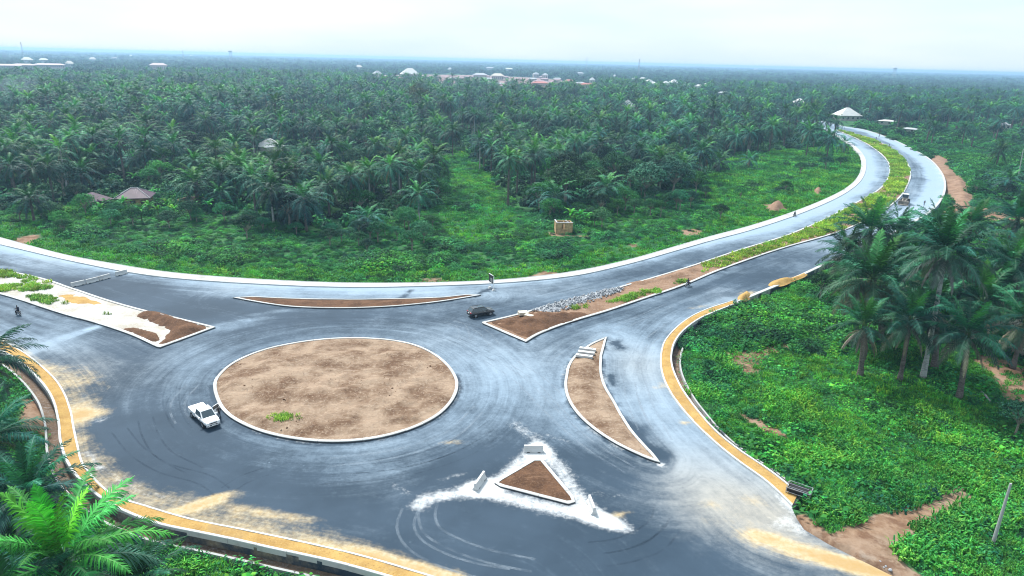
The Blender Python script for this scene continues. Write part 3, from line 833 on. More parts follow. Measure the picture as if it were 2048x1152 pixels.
def palm_crown(seed, n=34, L_=6.6, nl=15, ll=1.15, wid=.30, bend=False, dead=3):
    rng = random.Random(seed); mb = MB()
    for i in range(n):
        a = i / (n - 1)
        el = R(78 - 112 * a ** .8 + rng.uniform(-8, 8)); dr = R(34 + 52 * math.sin(math.pi * min(1, .25 + .6 * a)) + rng.uniform(-10, 12))
        frond(mb, L_ * rng.uniform(.85, 1.1) * (.72 + .28 * min(1, a * 4)), i * 2.39996 + rng.uniform(-.25, .25), el, dr, nl, ll, wid, frond_col(a, rng), rng, z0=.5 - .8 * a, bend=bend)
    for i in range(dead):
        frond(mb, L_ * .8, rng.uniform(0, 6.28), R(-35 + rng.uniform(-15, 10)), R(48), nl, ll * .5, wid, (.12, .105, .08), rng, z0=-.5, bend=bend, dead=True)
    return mb
def trunk_mb(h, dx=0.0, dy=0.0, r0=.34, r1=.24, rough=.06, seed=0, n=8, skirt=True):
    rng = random.Random(seed); mb = MB(); m = max(6, int(h / .7)); V = []
    pts = []; rad = []
    for i in range(m + 1):
        t = i / m
        pts.append((dx * t ** 1.3, dy * t ** 1.3, h * t)); rad.append((r0 * (1.35 - .35 * min(1, t * 6)) * (1 - t) + r1 * t) * (1 + rng.uniform(-rough, rough)))
    mb.tube(pts, rad, n)
    if skirt:                      # old leaf bases under the crown
        for k in range(int(26)):
            t = 1 - rng.random() ** 1.4 * .35; a = rng.uniform(0, 6.28)
            p = np.array([dx * t ** 1.3, dy * t ** 1.3, h * t]); o = np.array([math.cos(a), math.sin(a), 0])
            s_ = np.array([-o[1], o[0], 0]); q = p + o * r1
            mb.face([q - s_ * .12, q + s_ * .12, q + o * .34 + np.array([0, 0, .42])])
    return mb
CROWNS = [palm_crown(s).mesh('crown', M['frond']) for s in (11, 12, 13, 14, 15)]
for a_ in ((31, 24, 6.0, 15, 1.1, .28, False, 7), (32, 42, 6.8, 14, 1.1, .28, False, 2), (33, 30, 5.6, 15, 1.0, .28, False, 9), (34, 20, 6.2, 15, 1.2, .28, False, 4)): CROWNS.append(palm_crown(*a_).mesh('crown', M['frond']))
CROWNS += [palm_crown(s, 28, 5.2, 14, 1.0, .30, False, 5).mesh('crown', M['frond']) for s in (21, 22)]
TRUNKS = {h: trunk_mb(h, 0, 0, .36, .27, .07, h).mesh('trunk', M['palm_bark'], True) for h in (4, 6, 8, 10, 12)}
TRUNKS_PALE = {h: trunk_mb(h, 0, 0, .30, .20, .03, h, skirt=False).mesh('trunk', M['pale_bark'], True) for h in (8, 10, 12)}

def leafball(mb, c, rx, ry, rz, n, size, cols, rng, up=.35, hollow=.55):
    """Leaf blades spread through an ellipsoid, thickest near its skin."""
    for _ in range(n):
        while True:
            v = np.array([rng.gauss(0, 1) for _ in range(3)]); v /= np.linalg.norm(v)
            if v[2] > -.55 or rng.random() < .3: break
        r = hollow + (1 - hollow) * rng.random() ** .6
        bump_ = 1 + .22 * math.sin(5 * v[0] + c[0]) * math.sin(4 * v[1] + c[1] * 2) + .12 * math.sin(9 * v[2] + c[0] * 3)
        p = np.array(c) + v * r * bump_ * np.array([rx, ry, rz])
        nrm = v * .8 + np.array([rng.uniform(-.7, .7), rng.uniform(-.7, .7), rng.uniform(-.2, .7) + up]); nrm /= np.linalg.norm(nrm)
        a = np.cross(nrm, [rng.uniform(-1, 1), rng.uniform(-1, 1), .3]); a /= max(1e-6, np.linalg.norm(a)); b = np.cross(nrm, a)
        s_ = size * rng.uniform(.6, 1.35)
        col = cols[rng.randrange(len(cols))]; k = rng.uniform(.55, 1.4)
        mb.face([p - a * s_ * .5, p + b * s_ * .30 - nrm * s_ * .08, p + a * s_ * .55, p - b * s_ * .30 - nrm * s_ * .08], tuple(x * k for x in col))
GREENS = dict(
    dark=[(.013, .060, .036), (.020, .076, .040), (.014, .066, .048)],
    mid=[(.024, .145, .050), (.038, .175, .050), (.018, .13, .058)],
    bright=[(.038, .235, .046), (.068, .275, .045), (.024, .20, .055)],
    olive=[(.060, .085, .040), (.050, .074, .036), (.072, .095, .05)],
    blue=[(.028, .105, .064), (.040, .125, .072), (.055, .145, .080)])
def tree_parts(seed, h, cr, tone, nclump=16, nleaf=150, leaf=.55, flat=.7):
    rng = random.Random(seed); tb = MB(); cb = MB()
    th = h * .45
    tb.tube([(0, 0, -.3), (rng.uniform(-.2, .2), rng.uniform(-.2, .2), th * .5), (rng.uniform(-.3, .3), rng.uniform(-.3, .3), th)], [.035 * h, .026 * h, .02 * h], 7)
    for k in range(nclump):
        a = k * 2.4 + rng.uniform(-.4, .4); q = math.sqrt((k + .5) / nclump)
        x, y = math.cos(a) * q * cr * .78, math.sin(a) * q * cr * .78
        z = th + (h - th) * (.25 + .62 * (1 - q ** 2) * rng.uniform(.7, 1.1)) * flat / .7
        r_ = cr * rng.uniform(.26, .42)
        tb.tube([(0, 0, th * rng.uniform(.75, 1)), (x * .5, y * .5, (th + z) / 2), (x, y, z)], [.013 * h, .009 * h, .004 * h], 4)
        leafball(cb, (x, y, z), r_, r_, r_ * .62, nleaf, leaf, GREENS[tone], rng)
    return tb, cb
def bush_mb(seed, r_, tone, n=460, leaf=.22, hgt=.8, lobes=5):
    rng = random.Random(seed); mb = MB()
    for k in range(lobes):
        a = k * 2.4; q = 0 if k == 0 else .55 * r_
        s_ = r_ * (.75 if k == 0 else rng.uniform(.4, .62))
        leafball(mb, (math.cos(a) * q, math.sin(a) * q, s_ * hgt * .7), s_, s_, s_ * hgt, n // lobes, leaf, GREENS[tone], rng, hollow=.35)
    return mb
def weed_mb(seed, tone, n=30, r_=.6, h=.42, leaf=.19):
    rng = random.Random(seed); mb = MB()
    for k in range(n):
        a = rng.uniform(0, 6.28); q = r_ * math.sqrt(rng.random()); z = h * rng.uniform(.25, 1) * (1 - .4 * q / r_)
        p = np.array([math.cos(a) * q, math.sin(a) * q, z])
        nrm = np.array([math.cos(a) * .5 + rng.uniform(-.4, .4), math.sin(a) * .5 + rng.uniform(-.4, .4), 1.0]); nrm /= np.linalg.norm(nrm)
        u = np.cross(nrm, [rng.uniform(-1, 1), rng.uniform(-1, 1), 0.1]); u /= np.linalg.norm(u); w = np.cross(nrm, u)
        s_ = leaf * rng.uniform(.6, 1.3); c = GREENS[tone][rng.randrange(3)]; kk = rng.uniform(.55, 1.4)
        mb.face([p - u * s_ * .55, p + w * s_ * .34, p + u * s_ * .55, p - w * s_ * .34], tuple(x * kk for x in c))
    return mb
def grass_mb(seed, n=34, r_=.55, h=.45, cols=((.058, .24, .042), (.092, .28, .050), (.036, .20, .045))):
    rng = random.Random(seed); mb = MB()
    for k in range(n):
        a = rng.uniform(0, 6.28); q = r_ * math.sqrt(rng.random()); b = rng.uniform(0, 6.28)
        p = np.array([math.cos(a) * q, math.sin(a) * q, 0.0]); d = np.array([math.cos(b), math.sin(b), 0]); s_ = np.array([-d[1], d[0], 0]) * rng.uniform(.03, .06)
        hh = h * rng.uniform(.55, 1.2); l = hh * rng.uniform(.3, .9)
        m = p + d * l * .4 + np.array([0, 0, hh * .75]); e = p + d * l + np.array([0, 0, hh * rng.uniform(.6, 1.0)])
        c = cols[rng.randrange(len(cols))]; kk = rng.uniform(.75, 1.25); c = tuple(x * kk for x in c)
        mb.face([p - s_, p + s_, m + s_ * .8, m - s_ * .8], c); mb.face([m - s_ * .8, m + s_ * .8, e], c)
    return mb
def banana_mb(seed, h=4.2):
    rng = random.Random(seed); st = MB(); lv = MB()
    st.col = (.10, .15, .06); st.tube([(0, 0, 0), (.05, 0, h * .3), (.1, .05, h * .62)], [.17, .14, .08], 6)
    for k in range(9):
        az = k * 2.4 + rng.uniform(-.3, .3); el = R(rng.uniform(30, 75)); L_ = h * rng.uniform(.5, .68); w = .34
        H = np.array([math.cos(az), math.sin(az), 0]); S = np.array([-H[1], H[0], 0]); P = np.array([.1, .05, h * .6]); c = GREENS['bright'][k % 3]
        c = tuple(x * rng.uniform(.7, 1.15) for x in c)
        prev = None
        for i in range(7):
            t = i / 6; e = el - R(95) * t ** 1.4
            ww = w * math.sin(math.pi * (.08 + .88 * t)) ** .7
            dn = np.array([0, 0, -.12 * ww])
            cur = (P + S * ww + dn, P, P - S * ww + dn)
            if prev is not None:
                lv.face([prev[0], prev[1], cur[1], cur[0]], c); lv.face([prev[1], prev[2], cur[2], cur[1]], tuple(x * .9 for x in c))
            prev = cur; P = P + (H * math.cos(e) + np.array([0, 0, math.sin(e)])) * L_ / 6
    return st, lv

# ------------------------------------------------------------------ scattering of what nobody could count
def scatter(name, label, cat, P, scale, meshes, rs, tilt=.12, zoff=0.0, z=None, sz=None):
    """One object: many small plants on the points P, by geometry nodes."""
    P = np.asarray(P, float); n = len(P)
    z = ground_h(P) if z is None else z
    me = bpy.data.meshes.new(name); me.from_pydata(np.c_[P, z + zoff].tolist(), [], [])
    rot = np.c_[rs.uniform(-tilt, tilt, (n, 2)), rs.uniform(0, 6.283, n)].astype(np.float32)
    a = me.attributes.new('rot', 'FLOAT_VECTOR', 'POINT'); a.data.foreach_set('vector', rot.ravel())
    scl = np.asarray(scale, float) * np.ones(n); svec = np.c_[scl, scl, scl * (1 if sz is None else sz)].astype(np.float32)
    a = me.attributes.new('scl', 'FLOAT_VECTOR', 'POINT'); a.data.foreach_set('vector', svec.ravel())
    a = me.attributes.new('pick', 'INT', 'POINT'); a.data.foreach_set('value', rs.randint(0, len(meshes), n).astype(np.int32))
    o = link(name, me)
    ng = bpy.data.node_groups.new(name + '_nodes', 'GeometryNodeTree')
    ng.interface.new_socket('Geometry', in_out='INPUT', socket_type='NodeSocketGeometry')
    ng.interface.new_socket('Geometry', in_out='OUTPUT', socket_type='NodeSocketGeometry')
    N = ng.nodes.new; K = ng.links.new
    gi, go = N('NodeGroupInput'), N('NodeGroupOutput')
    inst = N('GeometryNodeInstanceOnPoints'); jn = N('GeometryNodeJoinGeometry')
    for m in meshes:
        so = bpy.data.objects.new(name + '_source', m)      # never linked: read by the node only
        oi = N('GeometryNodeObjectInfo'); oi.inputs['Object'].default_value = so; oi.inputs['As Instance'].default_value = False
        gti = N('GeometryNodeGeometryToInstance')
        K(oi.outputs['Geometry'], gti.inputs[0]); K(gti.outputs[0], jn.inputs[0])
    def named(nm, typ):
        x = N('GeometryNodeInputNamedAttribute'); x.data_type = typ; x.inputs['Name'].default_value = nm; return x.outputs['Attribute']
    e2r = N('FunctionNodeEulerToRotation')
    K(named('rot', 'FLOAT_VECTOR'), e2r.inputs[0])
    K(gi.outputs[0], inst.inputs['Points']); K(jn.outputs[0], inst.inputs['Instance'])
    inst.inputs['Pick Instance'].default_value = True
    K(named('pick', 'INT'), inst.inputs['Instance Index']); K(e2r.outputs[0], inst.inputs['Rotation']); K(named('scl', 'FLOAT_VECTOR'), inst.inputs['Scale'])
    K(inst.outputs[0], go.inputs[0])
    md = o.modifiers.new('scatter', 'NODES'); md.node_group = ng
    tag(o, label, cat, kind='stuff')
    return o
def jgrid(lo, hi, step, rs):
    xs = np.arange(lo[0], hi[0], step); ys = np.arange(lo[1], hi[1], step)
    X, Y = np.meshgrid(xs, ys)
    return np.c_[X.ravel(), Y.ravel()] + rs.uniform(-.5, .5, (X.size, 2)) * step
def in_view(P, mx=250, my=260, z=0.0):
    """Points whose picture falls inside the frame, with a margin in photo pixels."""
    P = np.asarray(P); x, y = P.T
    X, Yf, Zf = x, y, z - CAM_Z
    fw = Yf * _cp - Zf * _sp; u = Yf * _sp + Zf * _cp
    rx = _cr * X + _sr * u; ry = -_sr * X + _cr * u
    px = W_PX / 2 + F_PX * rx / np.maximum(fw, .1); py = H_PX / 2 - F_PX * ry / np.maximum(fw, .1)
    return (fw > 1) & (px > -mx) & (px < W_PX + mx) & (py < H_PX + my), px, py
# ------------------------------------------------------------------ where things grow
def pxpoly(p): return np.array(gl(p))
Z_CLEAR = pxpoly([(870,330),(905,296),(935,310),(985,350),(1010,400),(1040,430),(1030,470),(900,470),(880,420),(905,370)])        # grass ride through the grove
Z_GROVE = pxpoly([(-500,420),(0,420),(170,405),(450,425),(620,455),(760,440),(880,405),(905,310),(940,305),(1000,370),(1060,425),(1250,385),(1400,372),(1425,322),(1530,300),(1660,292),(1690,270),(1640,244),(1620,225),(1500,205),(1200,190),(740,172),(600,165),(0,165),(-500,150)])
Z_OPEN = pxpoly([(1425,322),(1530,300),(1660,292),(1700,300),(1715,330),(1700,370),(1650,395),(1500,450),(1430,440),(1410,390)])
Z_RIGHT_BUSH = pxpoly([(1700,250),(2300,230),(2300,460),(1960,440),(1900,420),(1895,350),(1830,295)])
Z_BROAD = pxpoly([(1060,425),(1090,350),(1240,330),(1420,318),(1425,372),(1250,388)])      # leafy trees outnumber palms here
Z_SETTLE = pxpoly([(x, y + (9 if i >= 5 else 0)) for i, (x, y) in enumerate(SETTLE)])      # with the open ground before it
KEEP_OUT = []        # (x, y, r, open sight line): houses and their sight lines
def on_road(P, m=0.0):
    P = np.asarray(P); r_ = np.zeros(len(P), bool); q = np.hypot(*P.T) < 760
    r_[q] = inside(P[q], ROAD_POLY)
    if m > 0:
        k = q & ~r_ & (np.hypot(*P.T) < 760)
        r_[k] = dist_line(P[k], ROAD_POLY, True) < m
    return r_
def soilness(P):
    P = np.asarray(P); s_ = np.zeros(len(P))
    for poly, k in DIRT:
        s_ = np.maximum(s_, k * inside(P, np.array(gl(poly))))
    return s_
def kept_out(P, wedge=True):
    P = np.asarray(P); b = np.zeros(len(P), bool)
    for x, y, r_, sight in KEEP_OUT:
        d = math.hypot(x, y); ux, uy = x / d, y / d
        a = (P[:, 0] - x) * ux + (P[:, 1] - y) * uy; c = np.abs(-(P[:, 0] - x) * uy + (P[:, 1] - y) * ux)
        b |= (np.hypot(P[:, 0] - x, P[:, 1] - y) < r_) | (wedge & (a < 0) & (a > -(sight * (30 + (.2 if d > 700 else .11) * d))) & (c < r_ * .8))
    return b
# houses: photo place of the wall foot, width m, depth m, wall height, roof rise, turn, roof colour, wall colour, label
HOUSES = [
    (1692,238,17,15,4.2,6.5,28,'roof_white','cream','white house with a steep pale hipped roof beyond the end of the road'),
    (1662,226,9,8,3.0,3.0,10,'roof_white','cream','low pale roofed house just behind the steep white roof'),
    (1773,247,11,7,3.0,1.0,-12,'roof_white','cream','long low shed with a nearly flat pale roof beside the thin smoke'),
    (1820,262,10,5,2.4,.9,-25,'roof_pale','cream','low lean shed with a pale sagging roof in the right-hand bush'),
    (2008,256,7,6,3.4,2.0,20,'roof_pale','cream','pale house half hidden in the trees near the right edge'),
    (1597,216,12,10,4.0,4.0,15,'roof_white','cream','small white roofed house among palms left of the steep white roof'),
    (1254,222,11,10,5.0,6.0,30,'roof_white','cream','small white pointed roof alone in the palm grove'),
    (541,318,8,6,6.4,3.0,40,'roof_white','cream','white gabled roof peeping out of the left palm grove'),
    (820,157,36,26,7.0,12.0,5,'roof_white','cream','big white domed hall roof at the edge of the far settlement'),
    (755,155,16,12,6.0,6.0,20,'roof_pale','pink','small peaked house at the left end of the far settlement'),
    (960,158,30,12,7.0,4.0,0,'roof_pale','cream','long pale block behind the reddish settlement rows'),
    (995,160,26,12,7.0,5.0,0,'roof_cream','cream','long cream roofed block right of the pale settlement block'),
    (1072,155,16,12,6.0,5.0,15,'roof_pale','cream','pale roofed house behind the right half of the settlement'),
    (1090,157,14,10,6.0,5.0,-10,'roof_pale','cream','grey roofed house next to the pale roofed one behind the settlement'),
    (1160,152,22,10,6.0,4.0,0,'roof_pale','cream','far pale roofed row above the right end of the settlement'),
    (1184,167,10,8,5.0,5.0,10,'roof_white','cream','small white gable between the settlement and the white village'),
    (1175,178,26,9,5.0,2.5,3,'roof_red','cream','long red roofed row at the right end of the settlement'),
    (1081,190,24,9,7.0,2.5,0,'roof_pink','cream','pink flat roof showing among the palms below the settlement'),
    (1080,178,24,10,7.0,2.5,0,'roof_red','cream','red and white building at the near edge of the settlement'),
    (1297,170,14,11,5.0,4.0,30,'roof_white','cream','leftmost white roof of the village behind the grove'),
    (1306,176,13,10,5.0,4.0,-20,'roof_white','cream','white roof just below the leftmost one of the village'),
    (1331,174,12,10,5.0,4.0,10,'roof_white','cream','small white roof left of the tallest village gable'),
    (1347,174,16,13,6.0,6.0,25,'roof_white','cream','tallest white gable in the village behind the grove'),
    (1371,179,12,10,5.0,5.0,0,'roof_white','cream','white gable right of the tallest village gable'),
    (1397,181,14,10,5.0,3.0,0,'roof_white','cream','first low white roof at the right end of the village'),
    (1409,181,12,10,5.0,5.0,-15,'roof_white','cream','last white gable at the right end of the village'),
    (1285,163,14,8,5.0,3.0,30,'roof_white','cream','upper white roof at the back of the village'),
    (1270,164,12,8,5.0,3.0,30,'roof_pale','cream','dull white roof at the back left of the village'),
    (1446,195,16,8,4.0,2.0,-10,'roof_pale','cream','low pale shed in the pale green clearing'),
    (1512,141,60,30,9.0,8.0,0,'roof_white','cream','large white roof close to the horizon above the curving road'),
    (55,125,30,18,6.0,8.0,0,'roof_cream','cream','cream pyramid roof far off near the left edge'),
    (186,123,24,16,6.0,8.0,0,'roof_cream','cream','cream pyramid roof far off above the left grove'),
    (140,133,20,14,5.0,7.0,0,'roof_cream','cream','lower cream pyramid roof between the two far ones'),
    (15,138,46,12,5.0,3.0,0,'roof_pink','cream','long pale school-like row at the left edge of the plain'),
    (48,137,40,12,5.0,3.0,0,'roof_pink','cream','long pinkish row next to the left edge row'),
    (100,136,58,12,5.0,3.0,2,'roof_pink','pink','long mauve roofed row below the low cream pyramid'),
    (318,140,36,14,9.0,5.0,0,'roof_pink','pink','long pink building alone in the far left plain'),
    (88,125,26,14,6.0,5.0,0,'roof_pale','cream','pale roof right of the first far cream pyramid'),
    (210,105,40,18,8.0,8.0,0,'roof_white','cream','white roof on the horizon above the left plain'),
    (384,114,36,18,8.0,7.0,0,'roof_white','cream','white roof under the horizon left of the water tower'),
    (230,121,30,12,6.0,5.0,0,'roof_pale','cream','pale row right of the second far cream pyramid'),
    (262,114,26,14,6.0,6.0,0,'roof_white','cream','small white roof in the far left haze'),
    (290,113,30,14,6.0,5.0,0,'roof_pale','cream','pale roof beside the small white one in the far left haze'),
    (718,139,22,14,6.0,7.0,0,'roof_cream','cream','cream pyramid roof left of the big domed hall'),
    (900,143,14,10,5.0,6.0,0,'roof_white','cream','tiny white gable above the middle of the settlement'),
    (1018,142,30,12,6.0,4.0,0,'roof_white','cream','white row in the haze above the settlement'),
    (980,140,34,12,6.0,4.0,0,'roof_pale','cream','dull row in the haze above the settlement'),
    (1229,157,9,8,4.0,5.0,0,'roof_white','cream','tiny white gable left of the village'),
]
for h_ in HOUSES:
    x, y = g(h_[0], h_[1]); KEEP_OUT.append((x, y, max(h_[2], h_[3]) * .6 + 1, 1.0 if math.hypot(x, y) > 420 else .0))
SHEDS_KEEP = [(190,408,8),(272,402,10),(385,406,7),(1119,462,5.5)]
for a in SHEDS_KEEP: KEEP_OUT.append((*g(a[0], a[1]), a[2], 0.0))

# ------------------------------------------------------------------ palms
NEAR_FRONDS = {}
def near_frond_meshes(suffix='', gain=(1, 1, 1)):
    spec = [('young', 78, 30, 5.2, .10, False), ('upper', 52, 52, 6.2, .28, False), ('middle', 24, 66, 6.5, .45, False), ('lower', -4, 66, 6.3, .75, False), ('hang', -30, 46, 5.6, 1.0, False), ('dead', -42, 42, 4.8, 0, True)]
    for nm, el, dr, L_, age, dead in spec:
        NEAR_FRONDS[nm + suffix] = []
        for v in range(2):
            rng = random.Random(ord(nm[0]) * 7 + len(nm) + v); mb = MB()
            col = (.21, .20, .185) if dead else ((.075, .115, .095) if age == 1.0 else (.034, .105, .078) if age == .75 else tuple(x * k_ for x, k_ in zip(frond_col(age, rng), gain)))
            frond(mb, L_ * (1 + .06 * v), 0.0, R(el + 5 * v), R(dr + 6 * v), 50, 1.25 if not dead else .5, .105, col, rng, r0=.12, bend=True, dead=dead)
            NEAR_FRONDS[nm + suffix].append(mb.mesh('frond', M['frond']))
near_frond_meshes(); near_frond_meshes('_bright', (2.8, 2.5, .9))
def near_palm(x, y, h, dx, dy, label, seed, counts=(3, 6, 10, 10, 6, 6), size=1.0, pale=False, r0=.36, zb=None, tint=None):
    """Palm close to the camera: every frond is a piece of its own under the crown."""
    rng = random.Random(seed)
    zb = float(ground_h(np.array([[x, y]]))[0]) - .1 if zb is None else zb
    root = empty('oil_palm', (x, y, zb)); tag(root, label, 'palm tree', 'palms close to the road')
    tb = trunk_mb(h, dx, dy, r0, r0 * .72, .07, seed, skirt=not pale)
    tb.build('trunk', M['pale_bark' if pale else 'palm_bark'], root, True)
    cmb = MB()
    cmb.tube([(0, 0, -.7), (0, 0, 0), (0, 0, .7), (.05, 0, 1.3)], [.3, .36, .2, .03], 7, (.05, .10, .035))
    crown = cmb.build('crown', M['frond'], root, True, (dx, dy, h))
    k = 0
    for nm, c in zip(('young', 'upper', 'middle', 'lower', 'hang', 'dead'), counts):
        for i in range(c):
            o = link('frond', NEAR_FRONDS[nm + ('_bright' if tint else '')][rng.randrange(2)], crown)
            o.rotation_euler = (rng.uniform(-.1, .1), rng.uniform(-.14, .14), k * 2.39996 + rng.uniform(-.2, .2))
            o.location = (0, 0, .35 - .16 * ('young', 'upper', 'middle', 'lower', 'hang', 'dead').index(nm))
            s_ = size * 1.42 * rng.uniform(.88, 1.1); o.scale = (s_, s_, s_); k += 1
    return root
def place_crown(px, py, h):
    """Foot of a palm whose crown shows at a pixel, h metres up."""
    return g(px, py, h)
NEARS = [  # base px, crown px, label, seed, counts, size, pale, trunk radius
    ((1719,758),(1729,652),'palm with a shaggy grey skirt of dead fronds in front of the right-hand cluster',1,(4,7,7,3,1,12),.62,False,.42),
    ((1799,762),(1821,640),'slim dark-trunked palm left of the tall white trunk',2,(4,7,8,6,3,6),.72,False,.34),
    ((1845,757),(1892,503),'tallest palm with a long leaning whitish trunk',3,(4,8,10,8,5,5),.88,True,.37),
    ((1917,800),(1936,668),'grey palm in front of the block wall with a ragged sparse crown',4,(3,6,8,7,3,6),.72,False,.42),
    ((1763,694),(1746,556),'broad palm with long drooping pale fronds behind the skirted one',5,(4,8,10,9,8,8),.98,False,.42),
    ((1868,738),(1872,610),'stout palm hidden behind the tall white trunk',6,(3,6,8,6,3,8),.7,False,.5),
]
def build_near_palms():
    for b, c, lab, sd_, cnt, sz, pale, r0 in NEARS:
        (x, y), dx, h = crown_at(b, c, -.9)
        near_palm(x, y, h, dx, 0.0, lab, sd_, cnt, sz, pale, r0)
    # crowns whose feet are hidden: crown px, height
    for px, py, h, lab, sd_, cnt, sz in [
        (1742,462,13.5,'dense dark palm at the far edge of the cluster touching the carriageway',11,(4,9,10,9,5,2),.9),
        (1876,462,11.0,'dark palm between the dense one and the lone round crown',12,(4,8,9,8,4,2),.85),
        (1947,448,14.0,'lone round dark palm crown before the bare earth',13,(4,8,10,8,4,2),.72),
        (2040,438,12.0,'palm cut by the right edge of the picture above the bare earth',14,(4,8,9,8,4,2),.85),
        (2018,525,12.5,'tall palm near the right edge behind the block wall',15,(4,8,9,8,5,4),.85),
        (1965,604,7.5,'spreading palm just above the block wall with pale lower fronds',16,(4,8,9,7,6,6),.85),
        (2052,640,8.0,'palm at the right edge beside the end of the block wall',17,(4,7,8,6,3,6),.75),
        (1815,520,9.0,'low dark palm in the middle of the right-hand cluster',18,(4,8,9,8,4,2),.8),
        (1700,505,8.5,'dark palm at the road side of the right-hand cluster',31,(3,7,10,9,5,3),.82),
        (1800,468,12.0,'palm in the back row of the right-hand cluster behind the dense one',32,(3,7,10,9,5,3),.85),
        (1852,555,9.5,'palm whose crown meets the tall white trunk',33,(3,7,10,9,5,5),.8),
        (1995,570,9.0,'palm above the upper stretch of block wall',34,(3,7,9,8,5,5),.8),
        (1930,540,10.0,'palm between the tall trunk and the block wall',35,(3,7,10,9,5,5),.82),
        (1778,605,6.5,'short palm with pale drooping fronds left of the tall trunk',36,(3,6,9,9,6,6),.72),
        (2045,520,11.0,'palm at the right edge above the upper block wall',37,(3,7,9,8,5,3),.8),
        (-34,724,8.0,'dark palm hanging into the picture at the left edge',21,(3,7,11,10,6,1),.70),
        (45,985,3.6,'low dark palm below the yellow footpath at the left edge',22,(4,9,10,9,4,1),.68),
        (112,1120,9.0,'bright green young palm in the bottom left corner',23,(5,8,11,9,2,0),.80),
        (20,1215,7.0,'dark palm under the bright one at the bottom left corner',24,(3,8,9,8,3,0),.7),
        (-30,880,5.5,'palm crown at the left edge below the yellow footpath bend',25,(4,8,10,9,4,1),.7),
        (262,1165,4.0,'small dark palm behind the bright one at the bottom edge',26,(4,8,8,6,2,0),.55),
    ]:
        x, y = place_crown(px, py, h - .9)
        near_palm(x, y, h, random.Random(sd_).uniform(-.5, .5), 0.0, lab, sd_, cnt, sz, tint=sd_ == 23)
build_near_palms()
MID = [  # palms of the grove that stand out: foot px (or None), crown px, height if the foot is hidden
    ((513,440),(513,358),0),((548,456),(547,378),0),((613,462),(612,396),0),((740,402),(740,338),0),((838,440),(838,386),0),((1016,410),(1018,316),0),((352,338),(350,290),0),
    (None,(640,332),12),(None,(700,352),11),(None,(868,312),12),(None,(290,275),13),(None,(200,262),13),(None,(470,292),12),(None,(560,300),12),(None,(60,248),13),(None,(150,252),13),(None,(1065,308),12),(None,(1212,372),7),(None,(735,436),3.2),(None,(780,330),12),
    (None,(655,368),9),(None,(590,330),12),(None,(430,300),13),(None,(120,300),12),(None,(320,180),15),(None,(1360,260),13),(None,(1400,250),13),(None,(1320,280),12),(None,(1545,255),13),(None,(1620,262),13),(None,(1660,275),11),(None,(1690,285),6),(None,(1500,265),13),(None,(1440,320),5),(None,(1500,318),4),
    (None,(1280,300),11),(None,(1110,390),6),(None,(1200,290),12),(None,(1150,285),12),(None,(960,280),12),(None,(1000,270),12),(None,(905,262),12),(None,(840,345),10),(None,(1860,250),11),(None,(1930,262),9),(None,(2000,300),8),(None,(1760,262),5),(None,(2020,360),6),(None,(390,368),7),(None,(60,400),6),(None,(440,345),9),(None,(20,330),10)]
